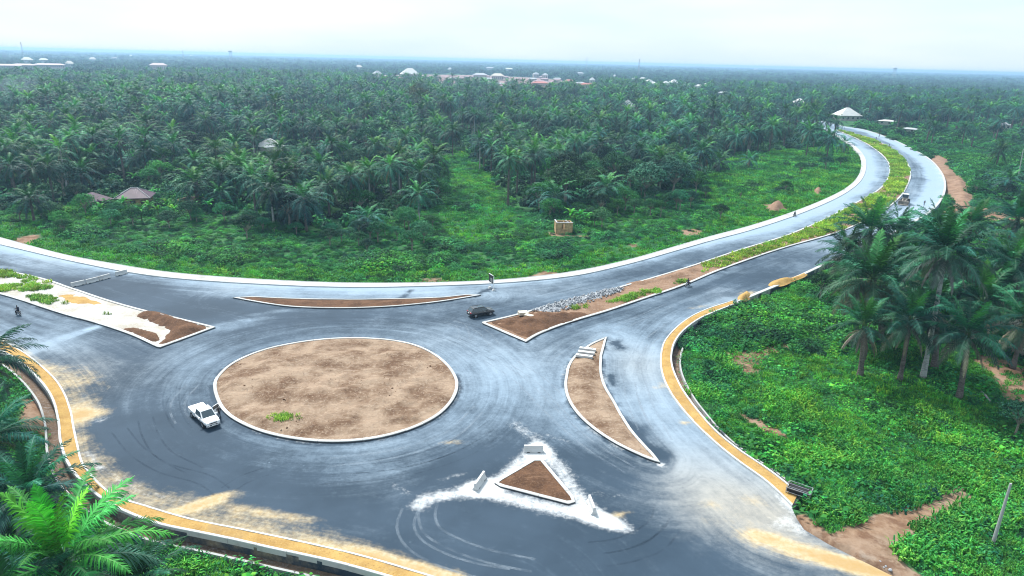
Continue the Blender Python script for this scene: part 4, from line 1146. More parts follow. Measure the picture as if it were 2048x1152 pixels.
def build_grove():
    rs = np.random.RandomState(5)
    named = []
    for b, c, h in MID:
        if b is not None:
            (x, y), dx, hh = crown_at(b, c, -.9); named.append((x, y, hh))
        else:
            x, y = g(c[0], c[1], h - .9); named.append((x, y, h))
    named = np.array(named)
    # random fill of the grove out to 1.1 km
    P = jgrid((-900, 150), (1000, 1250), 9.4, rs)
    ok, px, py = in_view(P, 160)
    d = np.hypot(*P.T)
    z_r = ((px > 1680) & (py < 330) & (py > 0))
    keep = ok & (d < 1250) & ((inside(P, Z_GROVE) & ~inside(P, Z_CLEAR)) | (z_r & (rs.rand(len(P)) < .10 + .75 * sstep(520, 800, d))) | ((d > 700) & ~inside(P, Z_SETTLE) & (px < 1680)))
    P = P[keep]; P = P[~kept_out(P) & ~on_road(P, 5.0)]
    dens = fbm(P[:, 0], P[:, 1], 45, 2)
    edge = sstep(0, 30, dist_line(P, Z_GROVE, True))
    P = P[(rs.rand(len(P)) < np.clip(.16 + 1.9 * (dens - .33), .14, .92) * np.where(inside(P, Z_BROAD), .35, 1.0))]
    # keep clear of the ones placed by hand
    dd = np.min(np.hypot(P[:, None, 0] - named[None, :, 0], P[:, None, 1] - named[None, :, 1]), axis=1)
    P = P[dd > 5.5]
    P = P[dist_line(P, np.array(gl([(360,372),(430,372)])), False) > 6]
    H = rs.uniform(4.5, 13.5, len(P)) * (.85 + .3 * vnoise(P[:, 0], P[:, 1], 60, 4))
    allp = np.vstack([named, np.c_[P, H]])
    ok, px, py = in_view(allp[:, :2], 0, 0, 9.0)
    d = np.hypot(allp[:, 0], allp[:, 1])
    order = np.argsort(np.where(ok, d, d + 1e5))
    n_ind = 300
    ind = order[:n_ind]; rest = order[n_ind:]
    rng = random.Random(9)
    # where each stands, said by what can be found in the picture
    say = {}; rows = {}
    for j in ind:
        qx = px[j]; h = allp[j][2]
        tall = 'tall' if h > 11.5 else ('low' if h < 6.5 else 'mid-height')
        if qx > 1700: where = 'right of the curving road'
        elif qx > 1420: where = 'behind the open field by the curve'
        elif qx > 1040: where = 'right of the grass ride'
        elif qx > 860: where = 'at the head of the grass ride'
        elif qx > 450: where = 'left of the grass ride'
        else: where = 'around the rusty roofs'
        depth = 'front row' if d[j] < 230 else ('second row' if d[j] < 275 else ('third row' if d[j] < 330 else 'back row'))
        rows.setdefault((tall, where, depth), []).append(j)
    for key, js in rows.items():
        for k, j in enumerate(sorted(js, key=lambda q: px[q])):
            n_ = k + 1; suf = 'th' if 10 < n_ % 100 < 14 else {1: 'st', 2: 'nd', 3: 'rd'}.get(n_ % 10, 'th')
            say[j] = (*key, f'{n_}{suf}')
    proto = {}
    for j in ind:
        x, y, h = allp[j]
        zb = float(ground_h(np.array([[x, y]]))[0]) - .1
        root = empty('oil_palm', (x, y, zb), rng.uniform(0, 6.28))
        tall, where, depth, nth = say[j]
        tag(root, f'{tall} palm, {nth} from left in the {depth} {where}', 'palm tree', f'{depth} of palms {where}')
        hh = min(TRUNKS, key=lambda q: abs(q - h)); pale = (rng.random() < .15 and hh in TRUNKS_PALE)
        s_ = h / hh
        t_ = link('trunk', (TRUNKS_PALE if pale else TRUNKS)[hh], root); t_.scale = (1, 1, s_)
        c_ = link('crown', CROWNS[rng.randrange(9 if h > 6 else 11)], root, (0, 0, h))
        k = rng.uniform(.9, 1.5); c_.scale = (k, k, k * rng.uniform(.9, 1.1)); c_.rotation_euler = (rng.uniform(-.08, .08), rng.uniform(-.08, .08), rng.uniform(0, 6.28))
    Q = allp[rest]
    whole = []
    for v in range(4):
        mb = palm_crown(40 + v, 26, 6.0, 10, 1.1, .42, False, 2)
        mb.v = [(a, b, c + 10.0) for a, b, c in mb.v]
        n0 = len(mb.f)
        mb.mi = 1; mb.tube([(0, 0, 0), (.1, 0, 5), (0, 0, 10)], [.4, .32, .28], 5)
        whole.append(mb.mesh('palm', [M['frond'], M['palm_bark']]))
    scatter('palm_grove', 'mass of dark oil palms filling the plain behind the first rows', 'palm grove', Q[:, :2], Q[:, 2] / 10.0 * 1.22, whole, rs, .06)
    return allp
PALMS = build_grove()

# ------------------------------------------------------------------ broadleaf trees and shrubs that stand out
def build_trees():
    protos = {}
    def proto(tone, seed, h, cr, **kw):
        tb, cb = tree_parts(seed, h, cr, tone, **kw)
        return tb.mesh('trunk', M['bark']), cb.mesh('crown', M['leaf'])
    P_ = {'dark': proto('dark', 3, 12, 6.5), 'mid': proto('mid', 4, 11, 6, nclump=14), 'olive': proto('olive', 5, 17, 9, nclump=20, leaf=.7, flat=.9), 'blue': proto('blue', 6, 10, 5.5, nclump=18, nleaf=130), 'bright': proto('bright', 7, 7, 4, nclump=11, leaf=.45)}
    for px, py, kind, s_, lab in [
        (130,395,'dark',1.0,'round dark broadleaf tree above the rusty roofs'), (75,420,'dark',.7,'dark bushy tree left of the rusty roofs'), (300,375,'mid',.6,'small broadleaf tree just behind the rusty hip roof'),
        (836,232,'olive',1.25,'big olive-brown spreading tree in the middle of the grove'), (1130,405,'blue',1.35,'feathery blue-green tree right of the grass ride'), (1195,400,'blue',1.1,'blue-green tree beside the banana clump'), (1100,440,'mid',.62,'leafy tree just left of the roofless hut'),
        (1290,402,'blue',1.3,'wide grey-green tree at the right end of the grove'), (1345,395,'blue',1.3,'pale feathery tree next to the open green field'), (1390,390,'mid',.8,'round tree at the edge of the open green field'), (1250,420,'mid',.7,'bushy tree behind the fringe of shrubs'),
        (690,195,'dark',1.3,'dark rounded tree far back in the left grove'), (1075,200,'dark',1.6,'big dark tree just below the settlement'), (1110,198,'dark',1.4,'dark tree beside the pink roof'), (1650,420-80,'dark',.55,'dark shrubby tree in the middle of the open field'), (1600,350,'dark',.5,'low dark tree left of the shrubby one in the open field'),
        (1680,335,'mid',.5,'rounded bush tree close to the inner kerb of the curve'), (1570,385,'mid',.42,'low spreading tree on the near slope of the open field'), (1480,400,'mid',.42,'low dark bush tree at the left of the open field'), (1440,440,'dark',.45,'dark shrub tree near the road bank left of the mound'),
        (1800,265,'dark',.7,'dark tree between the sheds beyond the curve'), (1870,275,'dark',.8,'dark tree behind the bare earth track'), (1920,268,'mid',.9,'large tree right of the pale lean shed'), (1985,280,'dark',.9,'dark tree near the half hidden pale house'), (1640,600,'dark',.5,'dense dark tree behind the sandy footpath end'),
        (1690,620,'dark',.55,'dark rounded tree left of the palm cluster'), (2030,870,'dark',.42,'dark shrub tree at the right edge of the field'), (1950,390,'mid',.55,'bushy tree right of the bare earth heaps'), (2010,395,'dark',.5,'dark bush tree near the right edge above the wall'), (740,480,'dark',.42,'tall dark thicket on the bank above the lens island'), (660,490,'dark',.38,'dark thicket left of the tall one on the bank'),
        (420,240,'dark',1.1,'round dark crown in the back rows above the white gable'), (560,215,'mid',1.1,'paler crown in the far back of the left grove'), (1520,215,'dark',1.1,'dark rounded tree above the head of the curve'), (1420,215,'dark',1.2,'dark tree beside the pale shed clearing'),
    ]:
        x, y = g(px, py, -.8); zb = float(ground_h(np.array([[x, y]]))[0]) - .1
        root = empty('broadleaf_tree', (x, y, zb), (px * 1.7) % 6.28); tag(root, lab, 'tree', 'broadleaf trees')
        tm, cm = P_[kind]
        t_ = link('trunk', tm, root); c_ = link('crown', cm, root); t_.scale = c_.scale = (s_, s_, s_)
    # more broadleaf crowns mixed into the grove
    rs = np.random.RandomState(21); k = 0
    P = jgrid((-420, 170), (480, 640), 14.0, rs); ok, px, py = in_view(P, 60, 0)
    P = P[ok & inside(P, Z_GROVE) & ~inside(P, Z_CLEAR)]; P = P[~kept_out(P) & ~on_road(P, 7.0)]
    n = fbm(P[:, 0], P[:, 1], 55, 12); P = P[rs.rand(len(P)) < .16 + .5 * sstep(.46, .66, n)]
    P = P[np.argsort(np.hypot(*P.T))][:210]
    for poly, m_, st_ in (([(430,432),(620,458),(760,442),(880,418),(880,492),(760,505),(640,512),(520,490),(430,470)], 26, 5.0), ([(1040,410),(1250,388),(1420,372),(1430,440),(1250,468),(1180,462),(1150,440),(1060,448)], 26, 5.0), ([(1075,415),(1095,352),(1240,332),(1415,320),(1420,372),(1250,388)], 34, 8.0), ([(0,424),(160,418),(430,432),(430,462),(200,462),(90,466)], 16, 5.0)):
        q_ = grid_in(np.array(gl(poly)), st_, .5, 1.0, m_); q_ = q_[~kept_out(q_)]; rs.shuffle(q_); P = np.vstack([P, q_[:m_]]); k += len(q_[:m_])
    nbank = k; cnt = {}
    P = P[np.argsort(in_view(P)[1])]
    edge_d = dist_line(P, L['T_OUT'])
    for (x, y), ed_ in zip(P, edge_d):
        bank = not inside(np.array([[x, y]]), Z_GROVE)[0]
        kind = ('dark', 'mid', 'blue', 'mid' if bank else 'dark', 'mid' if bank else 'blue')[rs.randint(5)]; s_ = rs.uniform(.28, .55) if bank else rs.uniform(.55, 1.15)
        ok, px, py = in_view(np.array([[x, y]])); side = 'left of' if px[0] < 930 else 'right of'
        root = empty('broadleaf_tree', (x, y, -1.0), rs.uniform(0, 6.28)); tone = dict(dark='dark', mid='mid-green', blue='blue-green')[kind]; spot = ('bushy tree on the bank ' if bank else 'broadleaf tree among the palms ') + side + ' the grass ride'
        cnt[tone + spot] = n_ = cnt.get(tone + spot, 0) + 1; suf = 'th' if 10 < n_ % 100 < 14 else {1: 'st', 2: 'nd', 3: 'rd'}.get(n_ % 10, 'th')
        tag(root, f'{tone} {spot}, {n_}{suf} from left', 'tree', f'{tone} {spot}')
        tm, cm = P_[kind]; t_ = link('trunk', tm, root); c_ = link('crown', cm, root); t_.scale = (s_, s_, s_); c_.scale = (s_, s_, s_ * rs.uniform(.85, 1.15))
    st, lv = banana_mb(2); bs = st.mesh('stem', M['leaf']); bl = lv.mesh('leaves', M['weed'])
    for i, (px, py) in enumerate([(1150,452),(1160,447),(1172,452),(1184,450),(1140,446),(300,432),(318,440),(285,446),(250,425),(335,425),(350,436),(405,420),(420,428),(435,420),(270,372),(285,368),(450,424),(390,440),(205,440),(835,458),(230,448)]):
        x, y = g(px, py, -.8); zb = float(ground_h(np.array([[x, y]]))[0]) - .05
        if px > 1000: lab, gr = 'banana plant in the clump by the roofless hut, ' + ('1st', '2nd', '3rd', '4th', '5th')[[1140, 1150, 1160, 1172, 1184].index(px)] + ' from left', 'bananas by the hut'
        elif px == 835: lab, gr = 'lone banana plant in the grass left of the grass ride', None
        else:
            n_ = 1 + sorted([205,230,250,270,285,285.5,300,318,335,350,390,405,420,435,450]).index(px + (.5 if (px, py) == (285, 446) else 0)); lab, gr = f'banana plant around the rusty roofed houses, {nth(n_)} from left', 'bananas by the rusty roofs'
        root = empty('banana_plant', (x, y, zb), i * 1.3); tag(root, lab, 'banana plant', gr)
        s_ = .85 + .3 * ((i * 37) % 10) / 10
        a = link('stem', bs, root); b = link('leaves', bl, root); a.scale = b.scale = (s_, s_, s_)
build_trees()

# ------------------------------------------------------------------ ground cover, undergrowth, far woods
def build_cover():
    rs = np.random.RandomState(8)
    weeds = [weed_mb(s, t).mesh('weed', M['weed']) for s, t in ((1, 'bright'), (2, 'mid'), (3, 'bright'), (4, 'mid'), (5, 'mid'))]
    grass = [grass_mb(s).mesh('grass', M['weed']) for s in (1, 2, 3)]
    bush = [bush_mb(s, 1.0, t).mesh('bush', M['weed']) for s, t in ((1, 'mid'), (2, 'mid'), (3, 'bright'), (4, 'dark'), (5, 'mid'))]
    dbush = [bush_mb(s, 1.0, t, 200, .42, .9).mesh('bush', M['leaf']) for s, t in ((6, 'dark'), (7, 'dark'), (8, 'mid'), (9, 'blue'))]
    # near field: low weeds and grass
    P = jgrid((-75, 30), (140, 135), .62, rs)
    ok, px, py = in_view(P, 120, 200)
    P = P[ok]; P = P[~on_road(P, 1.5)]
    b = soilness(P); n = fbm(P[:, 0], P[:, 1], 7, 3)
    P = P[rs.rand(len(P)) > b * 1.05]
    n = fbm(P[:, 0], P[:, 1], 7, 3)
    gsel = rs.rand(len(P)) < sstep(.38, .62, n) * .75 + .1
    scatter('grass', 'bright green grass and weeds of the field beside the sandy footpath', 'grass', P[gsel], rs.uniform(.6, 1.2, gsel.sum()) * (1 + .9 * (fbm(P[gsel][:, 0], P[gsel][:, 1], 5, 9) > .58)), grass, rs, .2)
    Q = P[~gsel]
    scatter('weeds', 'leafy green weeds covering the near fields', 'weeds', Q, rs.uniform(.45, 1.0, len(Q)) * np.where(rs.rand(len(Q)) < .18, 2.4, 1.3) * (1 + .5 * (fbm(Q[:, 0], Q[:, 1], 12, 6) > .55)), weeds, rs, .2)
    # taller shrubs in the near field, in drifts
    P2 = jgrid((-75, 30), (140, 150), 1.7, rs); ok, px, py = in_view(P2, 120, 200); P2 = P2[ok]; P2 = P2[~on_road(P2, 3.0)]
    n = fbm(P2[:, 0], P2[:, 1], 11, 1)
    P2 = P2[(rs.rand(len(P2)) < sstep(.46, .66, n) * .8 + .03 + .6 * (P2[:, 0] < -20)) & (soilness(P2) < .3)]
    scatter('undergrowth', 'low bushy undergrowth in drifts over the near fields', 'undergrowth', P2, rs.uniform(.55, 1.25, len(P2)), bush, rs, .15, -.1)
    # far bank behind the road: grass next to the footway, then rising creeper-covered thicket
    P = jgrid((-330, 100), (420, 560), 1.25, rs)
    ok, px, py = in_view(P, 150, 0); d = np.hypot(*P.T)
    P = P[ok & (d < 520)]; P = P[~on_road(P, .6)]
    ok, px, py = in_view(P, 150, 0); d = np.hypot(*P.T)
    dT = dist_line(P, L['T_OUT']); n = fbm(P[:, 0], P[:, 1], 16, 5)
    gz = (~inside(P, Z_GROVE)) | inside(P, Z_CLEAR)
    P, dT, n, d, gz = P[gz], dT[gz], n[gz], d[gz], None
    so = soilness(P)
    far_keep = rs.rand(len(P)) < np.clip(230 / d, .45, 1)
    m = (rs.rand(len(P)) > so) & far_keep
    P, dT, n, d = P[m], dT[m], n[m], d[m]
    cl = inside(P, Z_CLEAR) | inside(P, Z_OPEN)
    low = (dT < 7 + 8 * n) | (cl & (rs.rand(len(P)) < .85))
    scatter('bank_grass', 'green grass and creepers on the bank and the open ride', 'grass', P[low], rs.uniform(1.0, 1.8, low.sum()) * np.clip(d[low] / 170, 1, 2), grass + weeds[:3], rs, .2)
    hi = ~low & (rs.rand(len(P)) < .88)
    Q = P[hi]
    scatter('bank_thicket', 'creeper-covered green thicket on the bank behind the far footway', 'thicket', Q, (.8 + 1.6 * sstep(.4, .75, fbm(Q[:, 0], Q[:, 1], 13, 7))) * rs.uniform(.75, 1.3, len(Q)) * np.clip(d[hi] / 230, 1, 1.7), bush, rs, .2, -.2, sz=.8)
    # shrubs pressing round the rusty roofs and the walls beside them
    S = []
    for a in ((165,418),(185,424),(210,422),(230,418),(232,410),(248,420),(262,424),(285,420),(305,414),(318,408),(340,415),(330,400),(352,402),(365,418),(390,422),(410,414),(150,410),(140,425),(120,430),(100,440),(200,432),(245,432),(300,430),(225,405),(226,398),(415,404),(435,410),(425,395),(328,392)):
        S.append(g(*a, -.8))
    S = np.array(S); S = np.vstack([S, S + rs.normal(0, 1.6, S.shape)])
    scatter('garden_shrubs', 'leafy shrubs crowding round the rusty roofed houses', 'shrubs', S, rs.uniform(1.9, 3.2, len(S)), bush, rs, .2, -.2)
    # dark floor of the grove
    P = jgrid((-700, 150), (800, 900), 4.6, rs); ok, px, py = in_view(P, 120, 0); P = P[ok & (np.hypot(*P.T) < 900)]
    P = P[inside(P, Z_GROVE) & ~inside(P, Z_CLEAR)]; P = P[~on_road(P, 3.0) & ~kept_out(P)]
    scatter('grove_undergrowth', 'dark shrubs and saplings between the palms of the grove', 'undergrowth', P, rs.uniform(1.3, 3.4, len(P)), dbush, rs, .2, -.2, sz=rs.uniform(.7, 1.3, len(P)))
    # bushland right of the curve
    P = jgrid((120, 100), (900, 800), 3.0, rs); ok, px, py = in_view(P, 200, 0)
    P = P[ok]; ok, px, py = in_view(P, 200, 0); q = inside(P, Z_RIGHT_BUSH) | ((px > 1850) & (py > 430) & (py < 560)); P = P[q]
    P = P[~on_road(P, 3.0)]; P = P[~kept_out(P, False)]; P = P[rs.rand(len(P)) > 1.3 * soilness(P)]
    n = fbm(P[:, 0], P[:, 1], 30, 3)
    wz = np.where(kept_out(P), .35, 1.0)
    scatter('scrub', 'green scrub of mixed bushes right of the curving road', 'scrub', P, rs.uniform(.7, 1.5, len(P)) * (1 + 1.6 * sstep(.48, .7, n)) * np.clip(np.hypot(*P.T) / 300, .8, 1.6) * wz, bush + dbush, rs, .2, -.2)
    # the woods of the plain, out to the horizon
    clump = []
    for s in range(4):
        rng = random.Random(70 + s); mb = MB()
        for k in range(7):
            a = k * 2.4; q = 5.5 * math.sqrt(k / 7); hh = rng.uniform(3.5, 8.5)
            leafball(mb, (math.cos(a) * q, math.sin(a) * q, hh * .75), 3.4, 3.4, hh * .38, 26, 2.6, GREENS['dark'] + GREENS['blue'], rng, hollow=.6)
        clump.append(mb.mesh('wood', M['leaf']))
    P = jgrid((-2700, 600), (2900, 3200), 15.0, rs); ok, px, py = in_view(P, 120, 0); d = np.hypot(*P.T)
    P = P[ok & (d > 640) & (d < 3200)]; P = P[~inside(P, Z_SETTLE)]; P = P[~kept_out(P) & ~on_road(P, 8.0)]
    n = fbm(P[:, 0], P[:, 1], 120, 2)
    P = P[rs.rand(len(P)) < np.clip(.55 + 1.6 * (n - .42), .15, 1)]
    scatter('woodland', 'blue-green woodland covering the middle distance of the plain', 'woodland', P, rs.uniform(.7, 1.5, len(P)), clump, rs, .05, -.5, sz=rs.uniform(.7, 1.35, len(P)))
    P = jgrid((-9500, 2900), (9500, 12500), 62.0, rs); ok, px, py = in_view(P, 120, 0); d = np.hypot(*P.T)
    P = P[ok & (d > 3100) & (d < 12500)]; P = P[~kept_out(P)]
    n = fbm(P[:, 0], P[:, 1], 400, 2)
    P = P[rs.rand(len(P)) < np.clip(.6 + 1.5 * (n - .42), .2, 1)]
    scatter('far_forest', 'hazy blue forest reaching to the horizon', 'forest', P, rs.uniform(3.0, 5.0, len(P)), clump, rs, .02, -1.0, sz=rs.uniform(.30, .55, len(P)))
build_cover()
# ------------------------------------------------------------------ buildings
def mat_roof(name, a, b, streak=(.3, .3, .3)):
    t = NT(name); p = t.objc(); s_ = t.sep(p)
    n1 = t.noise(p, .5, 5); n2 = t.noise(t.comb(t.math('MULTIPLY', s_[0], 3.0), t.math('MULTIPLY', s_[1], .3), 0.0), 1.0, 4)
    c = t.mix(t.ramp(n1, .3, .7), a, b); c = t.mix(t.ramp(n2, .58, .72, 0, .55), c, streak)
    return t.bsdf(c, .6, .0, spec=.3)
M['roof_white'] = mat_roof('white_roof_sheet', (.56, .57, .56), (.48, .49, .49), (.40, .41, .41))
M['roof_pale'] = mat_roof('pale_roof_sheet', (.36, .38, .40), (.29, .31, .33), (.25, .25, .26))
M['roof_cream'] = mat_roof('cream_roof_sheet', (.55, .51, .42), (.48, .44, .36), (.4, .37, .3))
M['roof_red'] = mat_roof('red_roof_sheet', (.42, .13, .10), (.34, .11, .09), (.5, .25, .2))
M['roof_pink'] = mat_roof('pink_roof_sheet', (.32, .21, .22), (.26, .17, .19), (.35, .28, .28))
M['roof_rust'] = mat_roof('rusty_roof_sheet', (.080, .044, .068), (.050, .030, .046), (.28, .25, .30))
M['cream'] = simple('cream_wall', (.42, .40, .36), .85)
M['pink'] = simple('pink_wall', (.55, .40, .38), .85)
M['mud'] = simple('ochre_mud_wall', (.36, .26, .135), .95, var=.35, scale=1.2)
M['brick'] = simple('raw_block_wall', (.33, .25, .19), .95, var=.35, scale=2.0)
M['dark'] = simple('dark_opening', (.012, .013, .015), .6)
M['wood'] = simple('weathered_timber', (.30, .25, .21), .9)
M['ridge'] = simple('ridge_cap', (.42, .42, .44), .6)
M['block_wall'] = mat_concrete('stained_block_wall', (.42, .38, .32), (.22, .19, .16))
def house(x, y, w, d, h, rise, rz, roof, wall, name='house', wins=None, ridge=False, zb=-.9):
    root = empty(name, (x, y, zb), R(rz))
    mb = MB(); mb.box((0, 0, h / 2), (w, d, h)); mb.build('wall', M[wall], root)
    o = .06 * w + .3; rl = max(0.0, w - d) / 2 * .9 + .02 * w
    rb = MB(); e = [(-w / 2 - o, -d / 2 - o, h - .1), (w / 2 + o, -d / 2 - o, h - .1), (w / 2 + o, d / 2 + o, h - .1), (-w / 2 - o, d / 2 + o, h - .1)]
    a, b = (-rl, 0, h + rise), (rl, 0, h + rise)
    e2 = [(p[0], p[1], p[2] + .12) for p in e]
    rb.face([e2[0], e2[1], b, a]); rb.face([e2[2], e2[3], a, b]); rb.face([e2[1], e2[2], b]); rb.face([e2[3], e2[0], a])
    for i in range(4): rb.face([e[i], e[(i + 1) % 4], e2[(i + 1) % 4], e2[i]])
    rb.face(e[::-1])
    ro = rb.build('roof', M[roof], root)
    if ridge:
        g_ = MB(); g_.tube([(a[0], 0, a[2] + .04), (b[0], 0, b[2] + .04)], .12, 5)
        for q, end in ((a, e2[0]), (a, e2[3]), (b, e2[1]), (b, e2[2])): g_.tube([(q[0], q[1], q[2] + .04), (end[0], end[1], end[2] + .05)], .11, 5)
        g_.build('ridge_cap', M['ridge'], ro)
    n = wins if wins is not None else max(2, int(w / 4))
    for i in range(n):
        cx = -w / 2 + w * (i + .5) / n
        m = MB(); m.box((cx, -d / 2 - .02, h * .55), (min(1.4, w / n * .5), .08, h * .36)); m.build('door' if i == n // 2 and n > 2 else 'window', M['dark'], root)
    return root
def build_houses():
    for px, py, w, d, h, rise, rz, roof, wall, lab in HOUSES:
        x, y = g(px, py)
        face = -math.degrees(math.atan2(x, y))
        r_ = house(x, y, w, d, h + (3 if math.hypot(x, y) > 700 else 0), rise, rz + face, roof, wall)
        tag(r_, lab, 'house', 'far houses')
    # rows of the half-built settlement
    rs = np.random.RandomState(3); n = 0
    for row, py in enumerate(np.linspace(156, 177, 6)):
        n = 0
        for px in np.arange(745, 1195, 26):
            px_ = px + rs.uniform(-9, 9)
            p = np.array([g(px_, py + rs.uniform(-1.2, 1.2))])
            if not inside(p, Z_SETTLE)[0] or rs.rand() < .28: continue
            x, y = p[0]
            r_ = house(x, y, rs.uniform(16, 24), 8.5, 4.2, 2.4, rs.uniform(-8, 8), 'roof_pink' if rs.rand() < .72 else ('roof_pale' if rs.rand() < .5 else 'roof_red'), 'cream' if rs.rand() < .6 else 'pink', 'row_house', 3)
            n += 1; tag(r_, f'small row house of the far settlement, {nth(n)} from left in the ' + ('rearmost', 'second', 'third', 'fourth', 'fifth', 'nearest')[row] + ' row', 'house', 'row houses of the far settlement')
    x, y = g(190, 410); tag(house(x, y, 6.6, 5.6, 2.6, 2.0, -28, 'roof_rust', 'mud', 'rusty_house', 3, False), 'small house with a dark rusty roof streaked with pale lines', 'house')
    x, y = g(272, 404); tag(house(x, y, 8.0, 6.6, 2.7, 2.4, 16, 'roof_rust', 'mud', 'rusty_house', 3, True), 'house with a rusty mauve hipped roof and pale ridge caps', 'house')
    # unfinished walls right of the rusty roofs
    x, y = g(386, 408); root = empty('unfinished_house', (x, y, -.9), R(-12)); tag(root, 'roofless unfinished brown block walls half hidden right of the rusty roofs', 'ruin')
    for c, s_, a in (((0, -2.6, 1.1), (7, .25, 2.2), 0), ((0, 2.6, 1.3), (7, .25, 2.6), 0), ((-3.4, 0, 1.2), (.25, 4.9, 2.4), 0), ((3.4, 0, .9), (.25, 4.9, 1.8), 0), ((.6, 0, 1.1), (.25, 4.9, 2.2), 0)):
        m = MB(); m.box(c, s_); m.build('wall', M['brick'], root)
    # roofless ochre hut
    A, B, C = [np.array(g(*p, -.5)) for p in ((1095, 458), (1113, 465), (1144, 465))]
    u = (C - B); lu = np.hypot(*u); ang = math.atan2(u[1], u[0]); lv = np.hypot(*(A - B)) * .8
    root = empty('roofless_hut', (B[0], B[1], -.9), ang); tag(root, 'small roofless ochre mud hut with a dark window at the edge of the thicket', 'hut')
    h = 3.0
    for nm, c, s_ in (('front_wall', (lu * .17, 0, h / 2), (lu * .34, .28, h)), ('front_wall', (lu * .78, 0, h / 2), (lu * .44, .28, h)), ('front_wall', (lu * .45, 0, h * .22), (lu * .22, .28, h * .44)), ('lintel', (lu * .45, 0, h * .94), (lu * .22, .28, h * .12)),
                      ('back_wall', (lu / 2, lv, h * .48), (lu, .28, h * .96)), ('side_wall', (.0, lv / 2, h / 2 + .02), (.28, lv - .29, h)), ('side_wall', (lu, lv / 2, h / 2 - .1), (.28, lv - .29, h - .2))):
        m = MB(); m.box(c, s_); m.build(nm, M['mud'], root)
    m = MB(); m.box((lu * .55, lv / 2, h * .45), (.22, lv - .3, h * .9)); m.build('inner_wall', M['mud'], root)
    for c, s_, rz in (((lu / 2, 0, h + .07), (lu + .3, .34, .12), 0), ((0, lv / 2, h + .1), (.34, lv - .36, .14), 0), ((lu * .75, lv / 2, h - .06), (.14, lv * .95, .12), .25)):
        m = MB(); m.box(c, s_, rz); m.build('beam', M['ridge'], root)
    # block walls right of the palm cluster
    for pts, h, lab in (([(1940,690),(1975,697),(2070,728)], 1.7, 'stained concrete block wall among the palms near the right edge, lower stretch'), ([(1968,654),(2070,662)], 1.7, 'stained concrete block wall behind the spreading palm, upper stretch')):
        P = np.array(gl(pts, -.9)); root = empty('block_wall', (0, 0, 0)); tag(root, lab, 'wall')
        for a, b in zip(P[:-1], P[1:]):
            l = np.hypot(*(b - a)); an = math.atan2(b[1] - a[1], b[0] - a[0]); c = (a + b) / 2
            m = MB(); m.box((c[0], c[1], -.9 + h / 2 - .2), (l, .23, h + .4), an); m.build('panel', M['block_wall'], root)
            m = MB(); m.box((c[0], c[1], -.9 + h + .05), (l, .3, .1), an); m.build('coping', M['block_wall'], root)
        for p in P:
            m = MB(); m.box((p[0], p[1], -.9 + h / 2), (.34, .34, h + .24)); m.build('pillar', M['block_wall'], root)
build_houses()

# ------------------------------------------------------------------ vehicles
def paint(name, col, rough=.28, coat=.5):
    t = NT(name); n = t.noise(t.objc(), 2.0, 4)
    c = t.mix(t.ramp(n, .3, .8, 0, .25), col, tuple(x * .82 + .03 for x in col))
    return t.bsdf(c, rough, 0.0, spec=.5, Coat_Weight=coat)
M['white_paint'] = paint('white_car_paint', (.80, .81, .82))
M['black_paint'] = paint('black_car_paint', (.018, .020, .024), .22, .8)
M['glass'] = NT('car_glass').bsdf((.03, .055, .07), .08, 0.0, spec=.9)
M['rubber'] = simple('rubber', (.018, .018, .019), .85)
M['rim'] = simple('alloy_rim', (.42, .43, .45), .35, .7)
M['red_lamp'] = NT('red_lamp').bsdf((.45, .02, .03), .25, spec=.6)
M['clear_lamp'] = NT('clear_lamp').bsdf((.72, .76, .80), .15, spec=.8)
M['plastic'] = simple('black_plastic', (.025, .026, .028), .6)
M['plate'] = simple('number_plate', (.75, .76, .74), .5)
def loft(mb, secs):
    """secs: (x, half width, z bottom, z shoulder, z top) from back to front; closed smooth hull."""
    n = 12; V = []; F = []
    for x, w, zb, zs, zt in secs:
        half = [(w * .80, zb), (w * .97, zb + (zs - zb) * .22), (w, zb + (zs - zb) * .62), (w * .965, zs), (w * .80, zt - (zt - zs) * .25), (w * .4, zt)]
        ring = half + [(-a, b) for a, b in half[::-1]]
        V += [(x, a, b) for a, b in ring]
    for i in range(len(secs) - 1):
        for k in range(n): F.append((i * n + k, i * n + (k + 1) % n, (i + 1) * n + (k + 1) % n, (i + 1) * n + k))
    F.append(tuple(range(n - 1, -1, -1))); F.append(tuple((len(secs) - 1) * n + k for k in range(n)))
    mb.idx(V, F)
